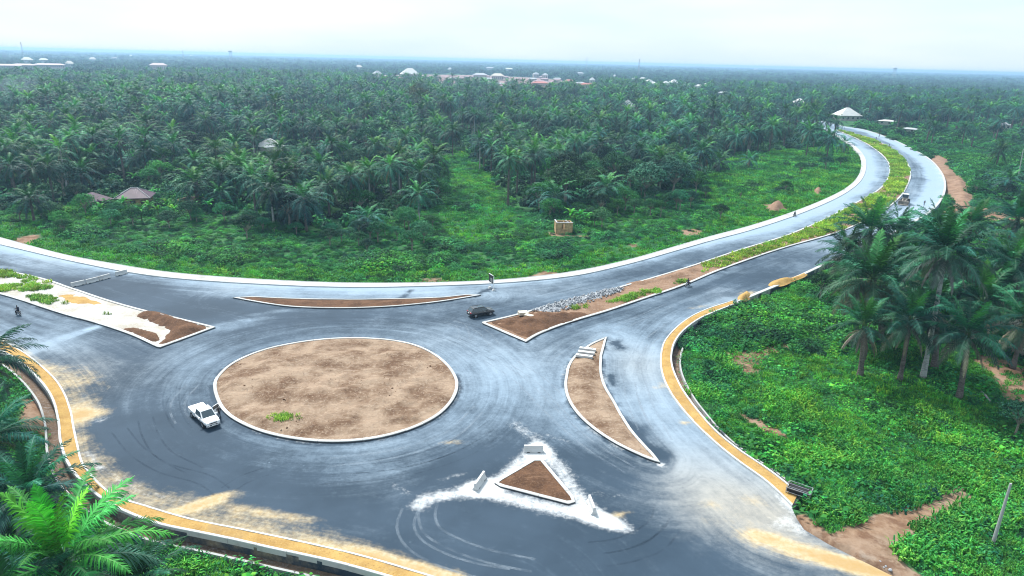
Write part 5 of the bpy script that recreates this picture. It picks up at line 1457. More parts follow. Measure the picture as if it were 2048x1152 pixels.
def cabin(root, xr0, xf0, xr1, xf1, wb, wt, zb, zt, matp, splits=(.5,)):
    """Greenhouse with glazing set 8 mm proud of it."""
    mb = MB()
    B_ = [(xr0, -wb, zb), (xf0, -wb, zb), (xf0, wb, zb), (xr0, wb, zb)]; T_ = [(xr1, -wt, zt), (xf1, -wt, zt), (xf1, wt, zt), (xr1, wt, zt)]
    T2 = [(xr1 + .12, -wt * .86, zt + .05), (xf1 - .12, -wt * .86, zt + .05), (xf1 - .12, wt * .86, zt + .05), (xr1 + .12, wt * .86, zt + .05)]
    mb.idx(B_ + T_ + T2, [(i, (i + 1) % 4, 4 + (i + 1) % 4, 4 + i) for i in range(4)] + [(4 + i, 4 + (i + 1) % 4, 8 + (i + 1) % 4, 8 + i) for i in range(4)] + [(8, 9, 10, 11)])
    o = mb.build('cabin', matp, root); fix_normals(o.data)
    def quad(p, q, r_, s_, u0, u1, v0, v1, name):
        p, q, r_, s_ = map(np.array, (p, q, r_, s_))      # p q bottom, r s top (q->r, p->s)
        f = lambda u, v: (p * (1 - u) + q * u) * (1 - v) + (s_ * (1 - u) + r_ * u) * v
        nn = np.cross(q - p, s_ - p); nn = nn / np.linalg.norm(nn)
        m = MB(); pts = [f(u0, v0), f(u1, v0), f(u1, v1), f(u0, v1)]
        c = np.array([(xr0 + xf0) / 2, 0, zb]); nn = nn if np.dot(nn, f(.5, .5) - c) > 0 else -nn
        m.idx([a + nn * .008 for a in pts] + [a - nn * .01 for a in pts], [(0, 1, 2, 3), (0, 1, 5, 4), (1, 2, 6, 5), (2, 3, 7, 6), (3, 0, 4, 7)])
        m.build(name, M['glass'], root)
    quad(B_[1], B_[2], T_[2], T_[1], .07, .93, .1, .93, 'windscreen')
    quad(B_[3], B_[0], T_[0], T_[3], .12, .88, .3, .9, 'rear_window')
    e = [0.06, *splits, .95]
    for a, b in zip(e[:-1], e[1:]):
        quad(B_[0], B_[1], T_[1], T_[0], a + .015, b - .015, .14, .9, 'side_window'); quad(B_[3], B_[2], T_[2], T_[3], a + .015, b - .015, .14, .9, 'side_window')
def wheel(root, x, y, r_, w=.24):
    n = 18; mb = MB()
    prof = [(r_ * .62, -w / 2), (r_ * .93, -w / 2), (r_, -w * .3), (r_, w * .3), (r_ * .93, w / 2), (r_ * .62, w / 2)]
    V = [(x + a * math.cos(2 * math.pi * k / n), y + b, r_ + a * math.sin(2 * math.pi * k / n)) for a, b in prof for k in range(n)]
    F = [(j * n + k, j * n + (k + 1) % n, ((j + 1) % 6) * n + (k + 1) % n, ((j + 1) % 6) * n + k) for j in range(6) for k in range(n)]
    mb.idx(V, F); o = mb.build('wheel', M['rubber'], root, True)
    s_ = 1 if y > 0 else -1; rb = MB()
    rb.tube([(x, y - s_ * w * .3, r_), (x, y + s_ * w * .42, r_)], r_ * .64, 14)
    ri = rb.build('rim', M['rim'], o)
    for k in range(5):
        a = k * 1.2566; pb = MB(); pb.box((x + math.cos(a) * r_ * .33, y + s_ * w * .45, r_ + math.sin(a) * r_ * .33), (r_ * .5, .02, r_ * .13), 0, 0, -a); pb.build('spoke', M['plastic'] if False else M['rim'], o)
    return o
def arch(root, x, y, r_):
    """Dark wheel well behind the tyre."""
    mb = MB(); mb.tube([(x, y - .02, r_ * .98), (x, y + .02, r_ * .98)], r_ * 1.16, 18); return mb.build('wheel_well', M['plastic'], root)
def pickup(A, B, label):
    h = B - A; h /= np.hypot(*h); left = np.array([-h[1], h[0]])
    c = (A + B) / 2 + left * .84
    root = empty('pickup_truck', (c[0], c[1], .006), math.atan2(h[1], h[0])); tag(root, label, 'pickup truck')
    P = M['white_paint']
    mb = MB(); loft(mb, [(-.55, .90, .48, .98, 1.06), (.3, .91, .46, 1.0, 1.09), (1.15, .91, .46, 1.02, 1.12), (1.6, .91, .46, 1.02, 1.10), (2.2, .88, .46, .96, 1.02), (2.52, .80, .48, .88, .92), (2.62, .70, .52, .78, .82)])
    mb.build('body', P, root, True)
    cabin(root, -.62, 1.62, -.36, .78, .86, .70, 1.0, 1.74, P, (.46,))
    # load bed
    for nm, cc, s_ in (('bed_floor', (-1.62, 0, .66), (1.96, 1.56, .08)), ('bed_side', (-1.62, -.86, .80), (2.0, .10, .56)), ('bed_side', (-1.62, .86, .80), (2.0, .10, .56)), ('tailgate', (-2.6, 0, .80), (.08, 1.60, .54)), ('bed_front', (-.66, 0, .86), (.08, 1.62, .50))):
        m = MB(); m.box(cc, s_); m.build(nm, P, root)
    m = MB(); m.box((-1.62, 0, 1.11), (1.96, 1.70, .06)); m.build('bed_cover', P, root)
    for x in (-1.62, 1.62):
        for s_ in (-1, 1):
            arch(root, x, s_ * .875, .39); wheel(root, x, s_ * .83, .38, .25)
    for nm, cc, s_, mt in (('rear_bumper', (-2.72, 0, .52), (.14, 1.6, .2), 'plastic'), ('front_bumper', (2.60, 0, .52), (.2, 1.56, .24), 'white_paint'), ('air_intake', (2.70, 0, .55), (.04, .9, .12), 'plastic'), ('grille', (2.625, 0, .76), (.06, .86, .12), 'plastic'), ('number_plate', (2.725, 0, .50), (.02, .46, .12), 'plate'),
                           ('headlight', (2.56, -.62, .80), (.14, .34, .13), 'clear_lamp'), ('headlight', (2.56, .62, .80), (.14, .34, .13), 'clear_lamp'), ('fog_lamp', (2.66, -.66, .5), (.1, .2, .1), 'plastic'), ('fog_lamp', (2.66, .66, .5), (.1, .2, .1), 'plastic'),
                           ('tail_light', (-2.62, -.85, .86), (.06, .12, .36), 'red_lamp'), ('tail_light', (-2.62, .85, .86), (.06, .12, .36), 'red_lamp'), ('mirror', (1.18, -1.02, 1.12), (.12, .24, .18), 'white_paint'), ('mirror', (1.18, 1.02, 1.12), (.12, .24, .18), 'white_paint')):
        m = MB(); m.box(cc, s_); m.build(nm, M[mt], root)
    # the kerb-side front door stands open
    q = R(62); hx, hy = .32, .93
    d = MB(); L_ = 1.05; ex, ey = hx - L_ * math.cos(q), hy + L_ * math.sin(q)
    d.box(((hx + ex) / 2, (hy + ey) / 2, .82), (L_, .09, .62), -q); do = d.build('door', P, root)
    w_ = MB(); w_.box(((hx + ex) / 2, (hy + ey) / 2, 1.36), (L_ * .86, .04, .42), -q); w_.build('door_window', M['glass'], do)
    fr = MB(); fr.box(((hx + ex) / 2, (hy + ey) / 2, 1.60), (L_ * .9, .06, .06), -q); fr.build('door_frame', P, do)
    return c, h, left
def suv(A, B, label):
    h = B - A; h /= np.hypot(*h); left = np.array([-h[1], h[0]])
    c = (A + B) / 2 + left * .86
    root = empty('suv', (c[0], c[1], .006), math.atan2(h[1], h[0])); tag(root, label, 'car')
    P = M['black_paint']
    mb = MB(); loft(mb, [(-2.32, .74, .52, .86, .92), (-2.2, .84, .40, .98, 1.06), (-1.5, .91, .36, 1.02, 1.10), (0, .92, .34, 1.0, 1.08), (1.0, .92, .34, .98, 1.06), (1.6, .91, .35, .95, 1.02), (2.1, .85, .38, .86, .92), (2.32, .72, .46, .74, .78)])
    mb.build('body', P, root, True)
    cabin(root, -2.22, 1.28, -1.72, .38, .84, .66, 1.0, 1.62, P, (.36, .62))
    for x in (-1.38, 1.40):
        for s_ in (-1, 1):
            arch(root, x, s_ * .885, .36); wheel(root, x, s_ * .84, .36, .24)
    for nm, cc, s_, mt in (('sunroof', (-.3, 0, 1.676), (.9, .8, .02), 'glass'), ('tail_light', (-2.24, -.66, .92), (.16, .34, .16), 'red_lamp'), ('tail_light', (-2.24, .66, .92), (.16, .34, .16), 'red_lamp'), ('number_plate', (-2.335, 0, .80), (.03, .5, .13), 'plate'), ('rear_bumper', (-2.30, 0, .52), (.14, 1.5, .18), 'plastic'),
                           ('headlight', (2.17, -.60, .78), (.16, .28, .08), 'clear_lamp'), ('headlight', (2.17, .60, .78), (.16, .28, .08), 'clear_lamp'), ('grille', (2.33, 0, .66), (.05, .8, .14), 'plastic'), ('mirror', (.82, -1.0, 1.08), (.14, .2, .14), 'black_paint'), ('mirror', (.82, 1.0, 1.08), (.14, .2, .14), 'black_paint'),
                           ('sill', (0, -.925, .40), (2.1, .05, .10), 'plastic'), ('sill', (0, .925, .40), (2.1, .05, .10), 'plastic'), ('roof_rail', (-.6, -.60, 1.69), (1.8, .04, .04), 'plastic'), ('roof_rail', (-.6, .60, 1.69), (1.8, .04, .04), 'plastic')):
        m = MB(); m.box(cc, s_); m.build(nm, M[mt], root)
    for s_ in (-1, 1):
        for x in (-.62, .32):
            m = MB(); m.box((x, s_ * .925, .93), (.2, .03, .03)); m.build('door_handle', M['rim'], root)
M['loader_grey'] = simple('dusty_machine_paint', (.30, .27, .23), .7, .2, .35, 2.0)
M['loader_yellow'] = simple('faded_machine_yellow', (.42, .33, .16), .7, .1, .3, 2.0)
def loader(px, py, aim, label):
    c = np.array(g(px, py)); t = np.array(g(*aim)) - c; a = math.atan2(t[1], t[0])
    root = empty('wheel_loader', (c[0], c[1], .006), a); tag(root, label, 'wheel loader')
    m = MB(); m.box((-1.9, 0, 1.55), (2.3, 1.5, 1.1), taper=.88); m.build('engine_cover', M['loader_yellow'], root)
    m = MB(); m.box((-.3, 0, .95), (5.0, 1.1, .5)); m.build('chassis', M['loader_grey'], root)
    m = MB(); m.box((-.35, 0, 1.7), (1.5, 1.6, .9)); m.build('cab_base', M['loader_grey'], root)
    m = MB(); m.box((-.35, 0, 2.65), (1.3, 1.4, 1.1), taper=.92); m.build('cab_glass', M['glass'], root)
    for x in (-.98, .28):
        for y in (-.70, .70):
            m = MB(); m.box((x, y, 2.68), (.12, .12, 1.16)); m.build('cab_post', M['plastic'], root)
    m = MB(); m.box((-.35, 0, 3.28), (1.75, 1.75, .14)); m.build('cab_roof', M['plate'], root)
    for x in (-1.7, 1.35):
        for y in (-1.05, 1.05): wheel(root, x, y, .78, .56)
    for y in (-.5, .5):
        m = MB(); m.tube([(.4, y, 1.7), (1.7, y, 1.5), (2.7, y, .75)], [.17, .16, .12], 6); m.build('lift_arm', M['loader_grey'], root)
    b = MB(); prof = [(2.55, .25), (3.65, .22), (3.65, .27), (2.75, .36), (2.62, .75), (2.8, 1.2), (3.0, 1.38), (2.9, 1.44), (2.62, 1.28), (2.48, .8)]
    b.prism(prof, 'y', -1.5, 1.5); bo = b.build('bucket', M['loader_grey'], root); fix_normals(bo.data)
    for y in (-1.5, 1.46):
        s_ = MB(); s_.prism([(2.56, .26), (3.6, .24), (3.1, 1.3), (2.65, 1.25)], 'y', y, y + .05); s_.build('bucket_side', M['loader_grey'], bo)
    m = MB(); m.tube([(-2.2, .4, 2.0), (-2.2, .4, 2.9)], .07, 6); m.build('exhaust', M['plastic'], root)

# ------------------------------------------------------------------ people and motorcycles
def mat_clothes(name, skin, shirt, trousers, z1, z2, zs):
    t = NT(name); z = t.sep(t.objc())[2]; n = t.noise(t.objc(), 9.0, 3)
    zz = t.math('ADD', z, t.math('MULTIPLY', t.math('SUBTRACT', n, .5), .05))
    c = t.mix(t.math('GREATER_THAN', zz, z1), trousers, shirt); c = t.mix(t.math('GREATER_THAN', zz, z2), c, skin)
    c = t.mix(t.math('LESS_THAN', zz, zs), c, (.02, .018, .016))
    return t.bsdf(c, .85, spec=.15)
def body(name, joints, bones, mat, root_joint='pelvis'):
    names = list(joints); me = bpy.data.meshes.new(name)
    me.from_pydata([joints[n][:3] for n in names], [(names.index(a), names.index(b)) for a, b in bones], [])
    o = bpy.data.objects.new(name, me); COL.objects.link(o)
    sk = o.modifiers.new('skin', 'SKIN'); sk.use_smooth_shade = True
    for i, n in enumerate(names):
        v = me.skin_vertices[0].data[i]; r_ = joints[n][3]
        v.radius = (r_, r_ if len(joints[n]) < 5 else joints[n][4]); v.use_root = (n == root_joint)
    ss = o.modifiers.new('sub', 'SUBSURF'); ss.levels = 1; ss.render_levels = 1
    me.materials.append(mat)
    return o
STAND = dict(pelvis=(0, 0, .95, .15, .11), waist=(0, 0, 1.12, .14, .10), chest=(0, .01, 1.34, .17, .11), neck=(0, 0, 1.50, .06), head0=(0, .02, 1.58, .085), head1=(0, .03, 1.69, .09), head2=(0, .02, 1.76, .05),
             shL=(.19, 0, 1.42, .065), elL=(.25, -.03, 1.15, .048), wrL=(.26, .06, .92, .035), haL=(.26, .09, .83, .04), shR=(-.19, 0, 1.42, .065), elR=(-.25, -.02, 1.15, .048), wrR=(-.25, .08, .92, .035), haR=(-.25, .12, .83, .04),
             hiL=(.10, 0, .88, .095), knL=(.11, .05, .5, .065), anL=(.11, -.02, .1, .045), toL=(.12, .12, .04, .04), hiR=(-.10, 0, .88, .095), knR=(-.11, .10, .5, .065), anR=(-.11, .06, .1, .045), toR=(-.12, .2, .04, .04))
BONES = [('pelvis', 'waist'), ('waist', 'chest'), ('chest', 'neck'), ('neck', 'head0'), ('head0', 'head1'), ('head1', 'head2')]
for s_ in 'LR': BONES += [('chest', 'sh' + s_), ('sh' + s_, 'el' + s_), ('el' + s_, 'wr' + s_), ('wr' + s_, 'ha' + s_), ('pelvis', 'hi' + s_), ('hi' + s_, 'kn' + s_), ('kn' + s_, 'an' + s_), ('an' + s_, 'to' + s_)]
RIDE = dict(pelvis=(0, -.28, .86, .15, .12), waist=(0, -.24, 1.02, .14, .11), chest=(0, -.14, 1.24, .17, .12), neck=(0, -.07, 1.40, .06), head0=(0, -.03, 1.48, .085), head1=(0, -.01, 1.59, .095), head2=(0, -.02, 1.67, .05),
            shL=(.19, -.12, 1.32, .07), elL=(.30, .12, 1.12, .052), wrL=(.33, .36, 1.04, .038), haL=(.33, .42, 1.04, .045), shR=(-.19, -.12, 1.32, .07), elR=(-.30, .12, 1.12, .052), wrR=(-.33, .36, 1.04, .038), haR=(-.33, .42, 1.04, .045),
            hiL=(.11, -.22, .84, .10), knL=(.22, .20, .76, .07), anL=(.20, .02, .36, .05), toL=(.21, .16, .30, .045), hiR=(-.11, -.22, .84, .10), knR=(-.22, .20, .76, .07), anR=(-.20, .02, .36, .05), toR=(-.21, .16, .30, .045))
SKIN = (.075, .042, .028)
M['hair'] = simple('dark_hair', (.012, .011, .010), .9)
def person(x, y, rz, label, shirt, trousers, pose=STAND, z=0.0, name='person', z1=.98, z2=1.47, zs=.07):
    m = mat_clothes('clothes', SKIN, shirt, trousers, z1, z2, zs)
    o = body(name, pose, BONES, m); o.location = (x, y, z); o.rotation_euler = (0, 0, rz); tag(o, label, 'person')
    hx = pose['head1']
    hb = MB(); rng = random.Random(1)
    n = 8
    for i in range(3):
        for k in range(n):
            def S(i_, k_):
                th = i_ / 3 * 1.35; ph = 2 * math.pi * k_ / n
                return (hx[0] + .105 * math.sin(th) * math.cos(ph), hx[1] - .02 + .115 * math.sin(th) * math.sin(ph), hx[2] + .02 + .115 * math.cos(th))
            hb.face([S(i, k), S(i + 1, k), S(i + 1, k + 1), S(i, k + 1)])
    hb.build('hair', M['hair'], o)
    # ears, nose and eyes, small as they are
    fb = MB(); fb.box((hx[0], hx[1] + .10, hx[2] - .03), (.03, .04, .05)); fb.build('nose', m, o)
    return o
def motorbike(x, y, rz, label, col, rider, shirt, trousers):
    root = empty('motorcycle', (x, y, .006), rz); tag(root, label, 'motorcycle', 'motorcycles on the road')
    mt = simple('motorcycle_paint', col, .4)
    def wh(yy):
        n = 14; mb = MB(); V = []
        for a, b in ((.27, -.05), (.31, 0), (.27, .05), (.22, 0)):
            V += [(b, yy + a * math.cos(2 * math.pi * k / n), .31 + a * math.sin(2 * math.pi * k / n)) for k in range(n)]
        F = [(j * n + k, j * n + (k + 1) % n, ((j + 1) % 4) * n + (k + 1) % n, ((j + 1) % 4) * n + k) for j in range(4) for k in range(n)]
        mb.idx(V, F); w = mb.build('wheel', M['rubber'], root)
        s_ = MB(); s_.tube([(-.03, yy, .31), (.03, yy, .31)], .08, 8)
        for k in range(6): s_.tube([(0, yy, .31), (0, yy + .23 * math.cos(k * 1.047), .31 + .23 * math.sin(k * 1.047))], .012, 3)
        s_.build('rim', M['rim'], w)
    wh(-.62); wh(.66)
    m = MB(); m.tube([(0, .66, .31), (0, .48, .75), (0, .40, .98)], [.05, .045, .04], 6); m.build('fork', M['rim'], root)
    m = MB(); m.tube([(-.34, .36, 1.04), (-.15, .40, 1.0), (.15, .40, 1.0), (.34, .36, 1.04)], .02, 5); m.build('handlebar', M['plastic'], root)
    m = MB(); m.tube([(0, .42, .80), (0, .15, .84), (0, -.12, .74)], [.10, .16, .09], 8); m.build('fuel_tank', mt, root, True)
    m = MB(); m.box((0, -.42, .74), (.26, .72, .10)); m.build('seat', M['plastic'], root)
    m = MB(); m.box((0, .05, .42), (.26, .42, .34)); m.build('engine', M['rim'], root)
    m = MB(); m.tube([(.14, .1, .3), (.16, -.3, .28), (.17, -.75, .36)], .04, 6); m.build('exhaust', M['rim'], root)
    m = MB(); m.box((0, -.66, .64), (.14, .46, .04)); m.build('mudguard', mt, root)
    m = MB(); m.box((0, .50, .92), (.16, .1, .16)); m.build('headlight', M['clear_lamp'], root)
    if rider: person(x, y, rz, rider, shirt, trousers, RIDE, .006, 'person', .98, 1.40, .34)
def build_traffic():
    P2 = lambda a: np.array(g(*a))
    c, h, left = pickup(P2((386, 836)), P2((406, 855)), 'white double-cab pickup parked against the round island with a door open')
    k = P2((439, 838))
    person(k[0], k[1], math.atan2(h[1], h[0]) + 1.2, 'person in a dark top standing by the open door of the white pickup', (.035, .03, .03), (.03, .035, .05))
    suv(P2((951, 636)), P2((981, 631)), 'black car with red tail lights driving away past the lens-shaped island')
    loader(1808, 408, (1792, 425), 'wheel loader with a broad grey bucket coming down the curve')
    def bike(px, py, to, lab, col, rl, sh, tr):
        a = P2((px, py)); b = P2(to); t = b - a
        motorbike(a[0], a[1], math.atan2(t[1], t[0]) - math.pi / 2, lab, col, rl, sh, tr)
    bike(37, 630, (0, 615), 'dark motorcycle riding off on the lower carriageway at the left edge', (.03, .03, .035), 'person in navy clothes riding the motorcycle at the left edge', (.012, .016, .035), (.015, .015, .02))
    bike(1375, 573, (1350, 582), 'motorcycle by the kerb of the long right median', (.04, .02, .05), 'person in violet sitting on the motorcycle by the right median kerb', (.07, .05, .10), (.02, .02, .03))
    bike(1589, 433, (1620, 424), 'motorcycle near the inner kerb below the earth mound', (.03, .03, .03), 'person in dark clothes on the motorcycle below the earth mound', (.03, .05, .06), (.02, .02, .02))
    bike(1752, 279, (1770, 287), 'motorcycle farthest up the curve', (.03, .03, .03), 'person on the motorcycle farthest up the curve', (.05, .03, .03), (.02, .02, .03))
    bike(1778, 294, (1792, 303), 'second motorcycle coming down the far curve', (.03, .03, .03), 'person on the second motorcycle of the far curve', (.025, .03, .05), (.02, .02, .03))
    a = P2((1848, 411)); person(a[0], a[1], 2.6, 'person walking on the pale shoulder near the wheel loader', (.14, .12, .10), (.03, .03, .04))
build_traffic()
# ------------------------------------------------------------------ barriers, signs, poles
JER = [(-.30, 0), (.30, 0), (.30, .10), (.14, .36), (.11, .82), (-.11, .82), (-.14, .36), (-.30, .10)]
def barrier(a, b, label, group=None, z=.004, lying=False):
    a, b = np.array(a), np.array(b); c = (a + b) / 2; d = b - a; l = max(1.9, np.hypot(*d))
    root = empty('concrete_barrier', (c[0], c[1], z), math.atan2(d[1], d[0])); tag(root, label, 'barrier', group)
    m = MB(); m.prism(JER, 'x', -l / 2, l / 2)
    o = m.build('block', M['white_concrete'], root); fix_normals(o.data)
    for x in (-l * .28, l * .28):
        s_ = MB(); s_.box((x, 0, .05), (.32, .61, .09)); s_.build('lifting_slot', M['dark'], o)
    return root
def build_furniture():
    for a, b, lab in (((143,574),(170,568),'white concrete barrier closest to the sandy median, first of the row across the upper left carriageway'), ((173,567.5),(197,561.5),'white concrete barrier second from the sandy median'), ((198,561),(220,555),'white concrete barrier third from the sandy median'), ((232,552),(254,546.5),'white concrete barrier alone near the far footway'),
                      ((1048,903),(1086,903),'white concrete barrier at the top corner of the triangular island'), ((950,981),(968,955),'white concrete barrier tilted beside the left corner of the triangular island'), ((1178,1003),(1188,1030),'white concrete barrier at the lower right corner of the triangular island')):
        barrier(g(*a), g(*b), lab.replace('closest to the sandy median, first of the row across the upper left carriageway', 'first of the row beside the sandy median'), 'concrete barriers')
    # precast beams lying on the crescent
    for i, (px, py) in enumerate(((1175, 704), (1172, 711), (1168, 718))):
        x, y = g(px, py); root = empty('concrete_beam', (x, y, .30), R(-14)); tag(root, ('upper', 'middle', 'lower')[i] + ' pale concrete beam lying on the tip of the crescent island', 'beam', 'beams on the crescent island')
        m = MB(); m.box((0, 0, .17), (2.5, .62, .36)); m.build('beam_block', M['white_concrete'], root)
        for s_ in (-.7, .7):
            k = MB(); k.box((s_, 0, .352), (.3, .12, .02)); k.build('lifting_slot', M['dark'], root)
    for px, py, s_, rz, lab in ((1046, 634, (1.7, 1.0, .5), 20, 'pale concrete block sunk in the dug soil of the right median'), (1058, 639, (1.5, .8, .35), -25, 'broken pale slab leaning by the sunk block on the right median')):
        x, y = g(px, py); o = MB(); o.box((0, 0, s_[2] / 2), s_, R(rz), .08, .05); q = o.build('concrete_block', M['roof_cream'], None, False, (x, y, .5)); tag(q, lab, 'block')
    # notice board on posts
    A, B = np.array(g(979, 576)), np.array(g(988, 582)); c = (A + B) / 2; d = B - A; an = math.atan2(d[1], d[0]); l = np.hypot(*d)
    root = empty('notice_board', (c[0], c[1], .005), an); tag(root, 'dark notice board on two white footed posts beside the far carriageway', 'sign')
    for s_ in (-1, 1):
        m = MB(); m.box((s_ * l * .42, 0, 1.4), (.10, .10, 2.8)); m.build('post', M['plate'], root)
        m = MB(); m.box((s_ * l * .42, 0, .16), (.5, .6, .32), taper=.7); m.build('foot', M['white_concrete'], root)
    m = MB(); m.box((-l * .1, -.08, 2.15), (l * .9, .05, 1.5)); b_ = m.build('board', M['plastic'], root)
    m = MB(); m.box((-l * .1, -.08, 2.96), (l * .95, .08, .12)); m.build('top_rail', M['plate'], root)
    m = MB(); m.box((l * .02, -.11, 1.95), (l * .4, .02, .7)); m.build('panel', M['concrete'], b_)
    # steel cage at the end of the sandy footpath
    x, y = g(1597, 990, .0); root = empty('steel_cage', (x, y, -.35), R(-34)); tag(root, 'galvanised steel cage with a black tray at the end of the sandy footpath', 'cage')
    W2, D2, H2 = 1.15, .72, 1.25
    for sx in (-1, 1):
        for sy in (-1, 1):
            m = MB(); m.tube([(sx * W2, sy * D2, -.4), (sx * W2, sy * D2, H2)], .04, 6); m.build('leg', M['rim'], root)
        for z in (.75, H2):
            m = MB(); m.tube([(sx * W2, -D2, z), (sx * W2, D2, z)], .035, 6); m.build('rail', M['rim'], root)
    for sy in (-1, 1):
        for z in (.75, H2):
            m = MB(); m.tube([(-W2, sy * D2, z), (W2, sy * D2, z)], .035, 6); m.build('rail', M['rim'], root)
    m = MB(); m.box((0, 0, .95), (2 * W2 - .12, 2 * D2 - .12, .30)); m.build('tray', M['rubber'], root)
    for y_ in (-.3, .3):
        m = MB(); m.tube([(-W2 + .1, y_, 1.16), (W2 - .3, y_, 1.16)], .025, 5); m.build('bar', M['rim'], root)
    # poles
    def pole(b, t, r_, lab, arms=1, name='utility_pole', h=None):
        (x, y), dx, hh = crown_at(b, t, -.9)
        root = empty(name, (x, y, -.95)); tag(root, lab, 'pole')
        m = MB(); m.tube([(0, 0, 0), (dx * .5, 0, hh * .5), (dx, 0, hh)], [r_, r_ * .82, r_ * .62], 8); m.build('shaft', M['concrete'], root)
        for k in range(arms):
            m = MB(); m.box((dx * (1 - .1 * k), 0, hh - .35 - k * 1.2), (1.9, .12, .12)); a_ = m.build('cross_arm', M['plate'], root)
            for s_ in (-.8, 0, .8):
                q = MB(); q.tube([(dx * (1 - .1 * k) + s_, 0, hh - .29 - k * 1.2), (dx * (1 - .1 * k) + s_, 0, hh - .02 - k * 1.2)], [.06, .04], 6); q.build('insulator', M['plate'], a_)
        return root
    pole((1985, 1090), (2022, 966), .17, 'grey concrete pole leaning in the grass at the lower right edge', 0)
    pole((2034, 366), (2047, 298), .22, 'pale pole in the bush near the right edge', 0)
    pole((1481, 290), (1484, 246), .25, 'power pole with a white cross arm before the palms left of the curve', 1)
    pole((1718, 242), (1720, 226), .22, 'thin pole right of the steep white roof', 1)
    # towers on the horizon
    def tower(px, ytop, dist, lab, tank, name):
        d = ray(px, ytop); x = d[0] / d[1] * dist; z = CAM_Z + d[2] / d[1] * dist
        root = empty(name, (x, dist, -1)); tag(root, lab, 'tower'); z += 1
        if tank:
            for sx in (-1, 1):
                for sy in (-1, 1): m = MB(); m.tube([(sx * 6, sy * 6, 0), (sx * 4, sy * 4, z - 9)], .9, 5); m.build('leg', M['concrete'], root)
            m = MB(); m.tube([(0, 0, z - 9), (0, 0, z - 7), (0, 0, z - 2), (0, 0, z)], [4, 9, 9, 2], 10); m.build('tank', M['concrete'], root)
        else:
            for k in range(3):
                a = k * 2.094; m = MB(); m.tube([(3.5 * math.cos(a), 3.5 * math.sin(a), 0), (.5 * math.cos(a), .5 * math.sin(a), z)], .45, 4); m.build('mast_leg', M['rim'], root)
            for k in range(1, 7):
                q = 1 - k / 7.5; m = MB(); m.tube([(3.5 * q * math.cos(j * 2.094), 3.5 * q * math.sin(j * 2.094), z * k / 7.5) for j in (0, 1, 2, 0)], .3, 4); m.build('brace', M['rim'], root)
    tower(460, 101, 3600, 'water tower on the horizon above the left grove', True, 'water_tower')
    tower(1791, 135, 3400, 'squat water tower on the horizon above the curve', True, 'water_tower')
    tower(1279, 118, 2200, 'thin lattice mast rising over the horizon in the middle', False, 'lattice_mast')
    tower(1174, 114, 3200, 'faint lattice mast left of the thin one on the horizon', False, 'lattice_mast')
    tower(365, 100, 3000, 'faint lattice mast on the horizon left of the water tower', False, 'lattice_mast')
    tower(41, 84, 2600, 'faint lattice mast at the far left of the horizon', False, 'lattice_mast')
    a, b = np.array(g(1962, 785, -.6)), np.array(g(1980, 803, -.6))
    m = MB(); m.tube([(*a, -.5), (*((a + b) / 2), -.4), (*b, -.55)], [.16, .14, .1], 7); o = m.build('fallen_log', M['pale_bark']); tag(o, 'pale fallen log in the weeds right of the ragged palm', 'log')
build_furniture()

# ------------------------------------------------------------------ heaps, stones, grass on the medians
def heap(name, poly, h, mat, label, z0=.12, step=.35, rough=.5, seed=0, cat='heap', slope=None):
    O = smooth(gl(poly), .5, True); O = O if area(O) > 0 else O[::-1]
    pts = grid_in(O, step, .3, .1, seed)
    w = math.sqrt(abs(area(O)) / math.pi)
    sl = slope or w * .55
    def zf(q):
        x, y = q.T; d = dist_line(q, O, True)
        return z0 - .06 + (h * sstep(0, sl, d) ** .8 * (.55 + .9 * fbm(x, y, 2.2, seed + 2)) + rough * .9 * (fbm(x, y, 1.1, seed) - .5)) * sstep(0, .5, d)
    me, V = fill_mesh(name, O, pts, M[mat], zf)
    me.polygons.foreach_set('use_smooth', [True] * len(me.polygons))
    o = link(name, me); tag(o, label, cat); return o
def z4(p): return [(x / 2.925, 420 + y / 2.925) for x, y in p]
def z5(p): return [(674 + x / 2.925, 420 + y / 2.925) for x, y in p]
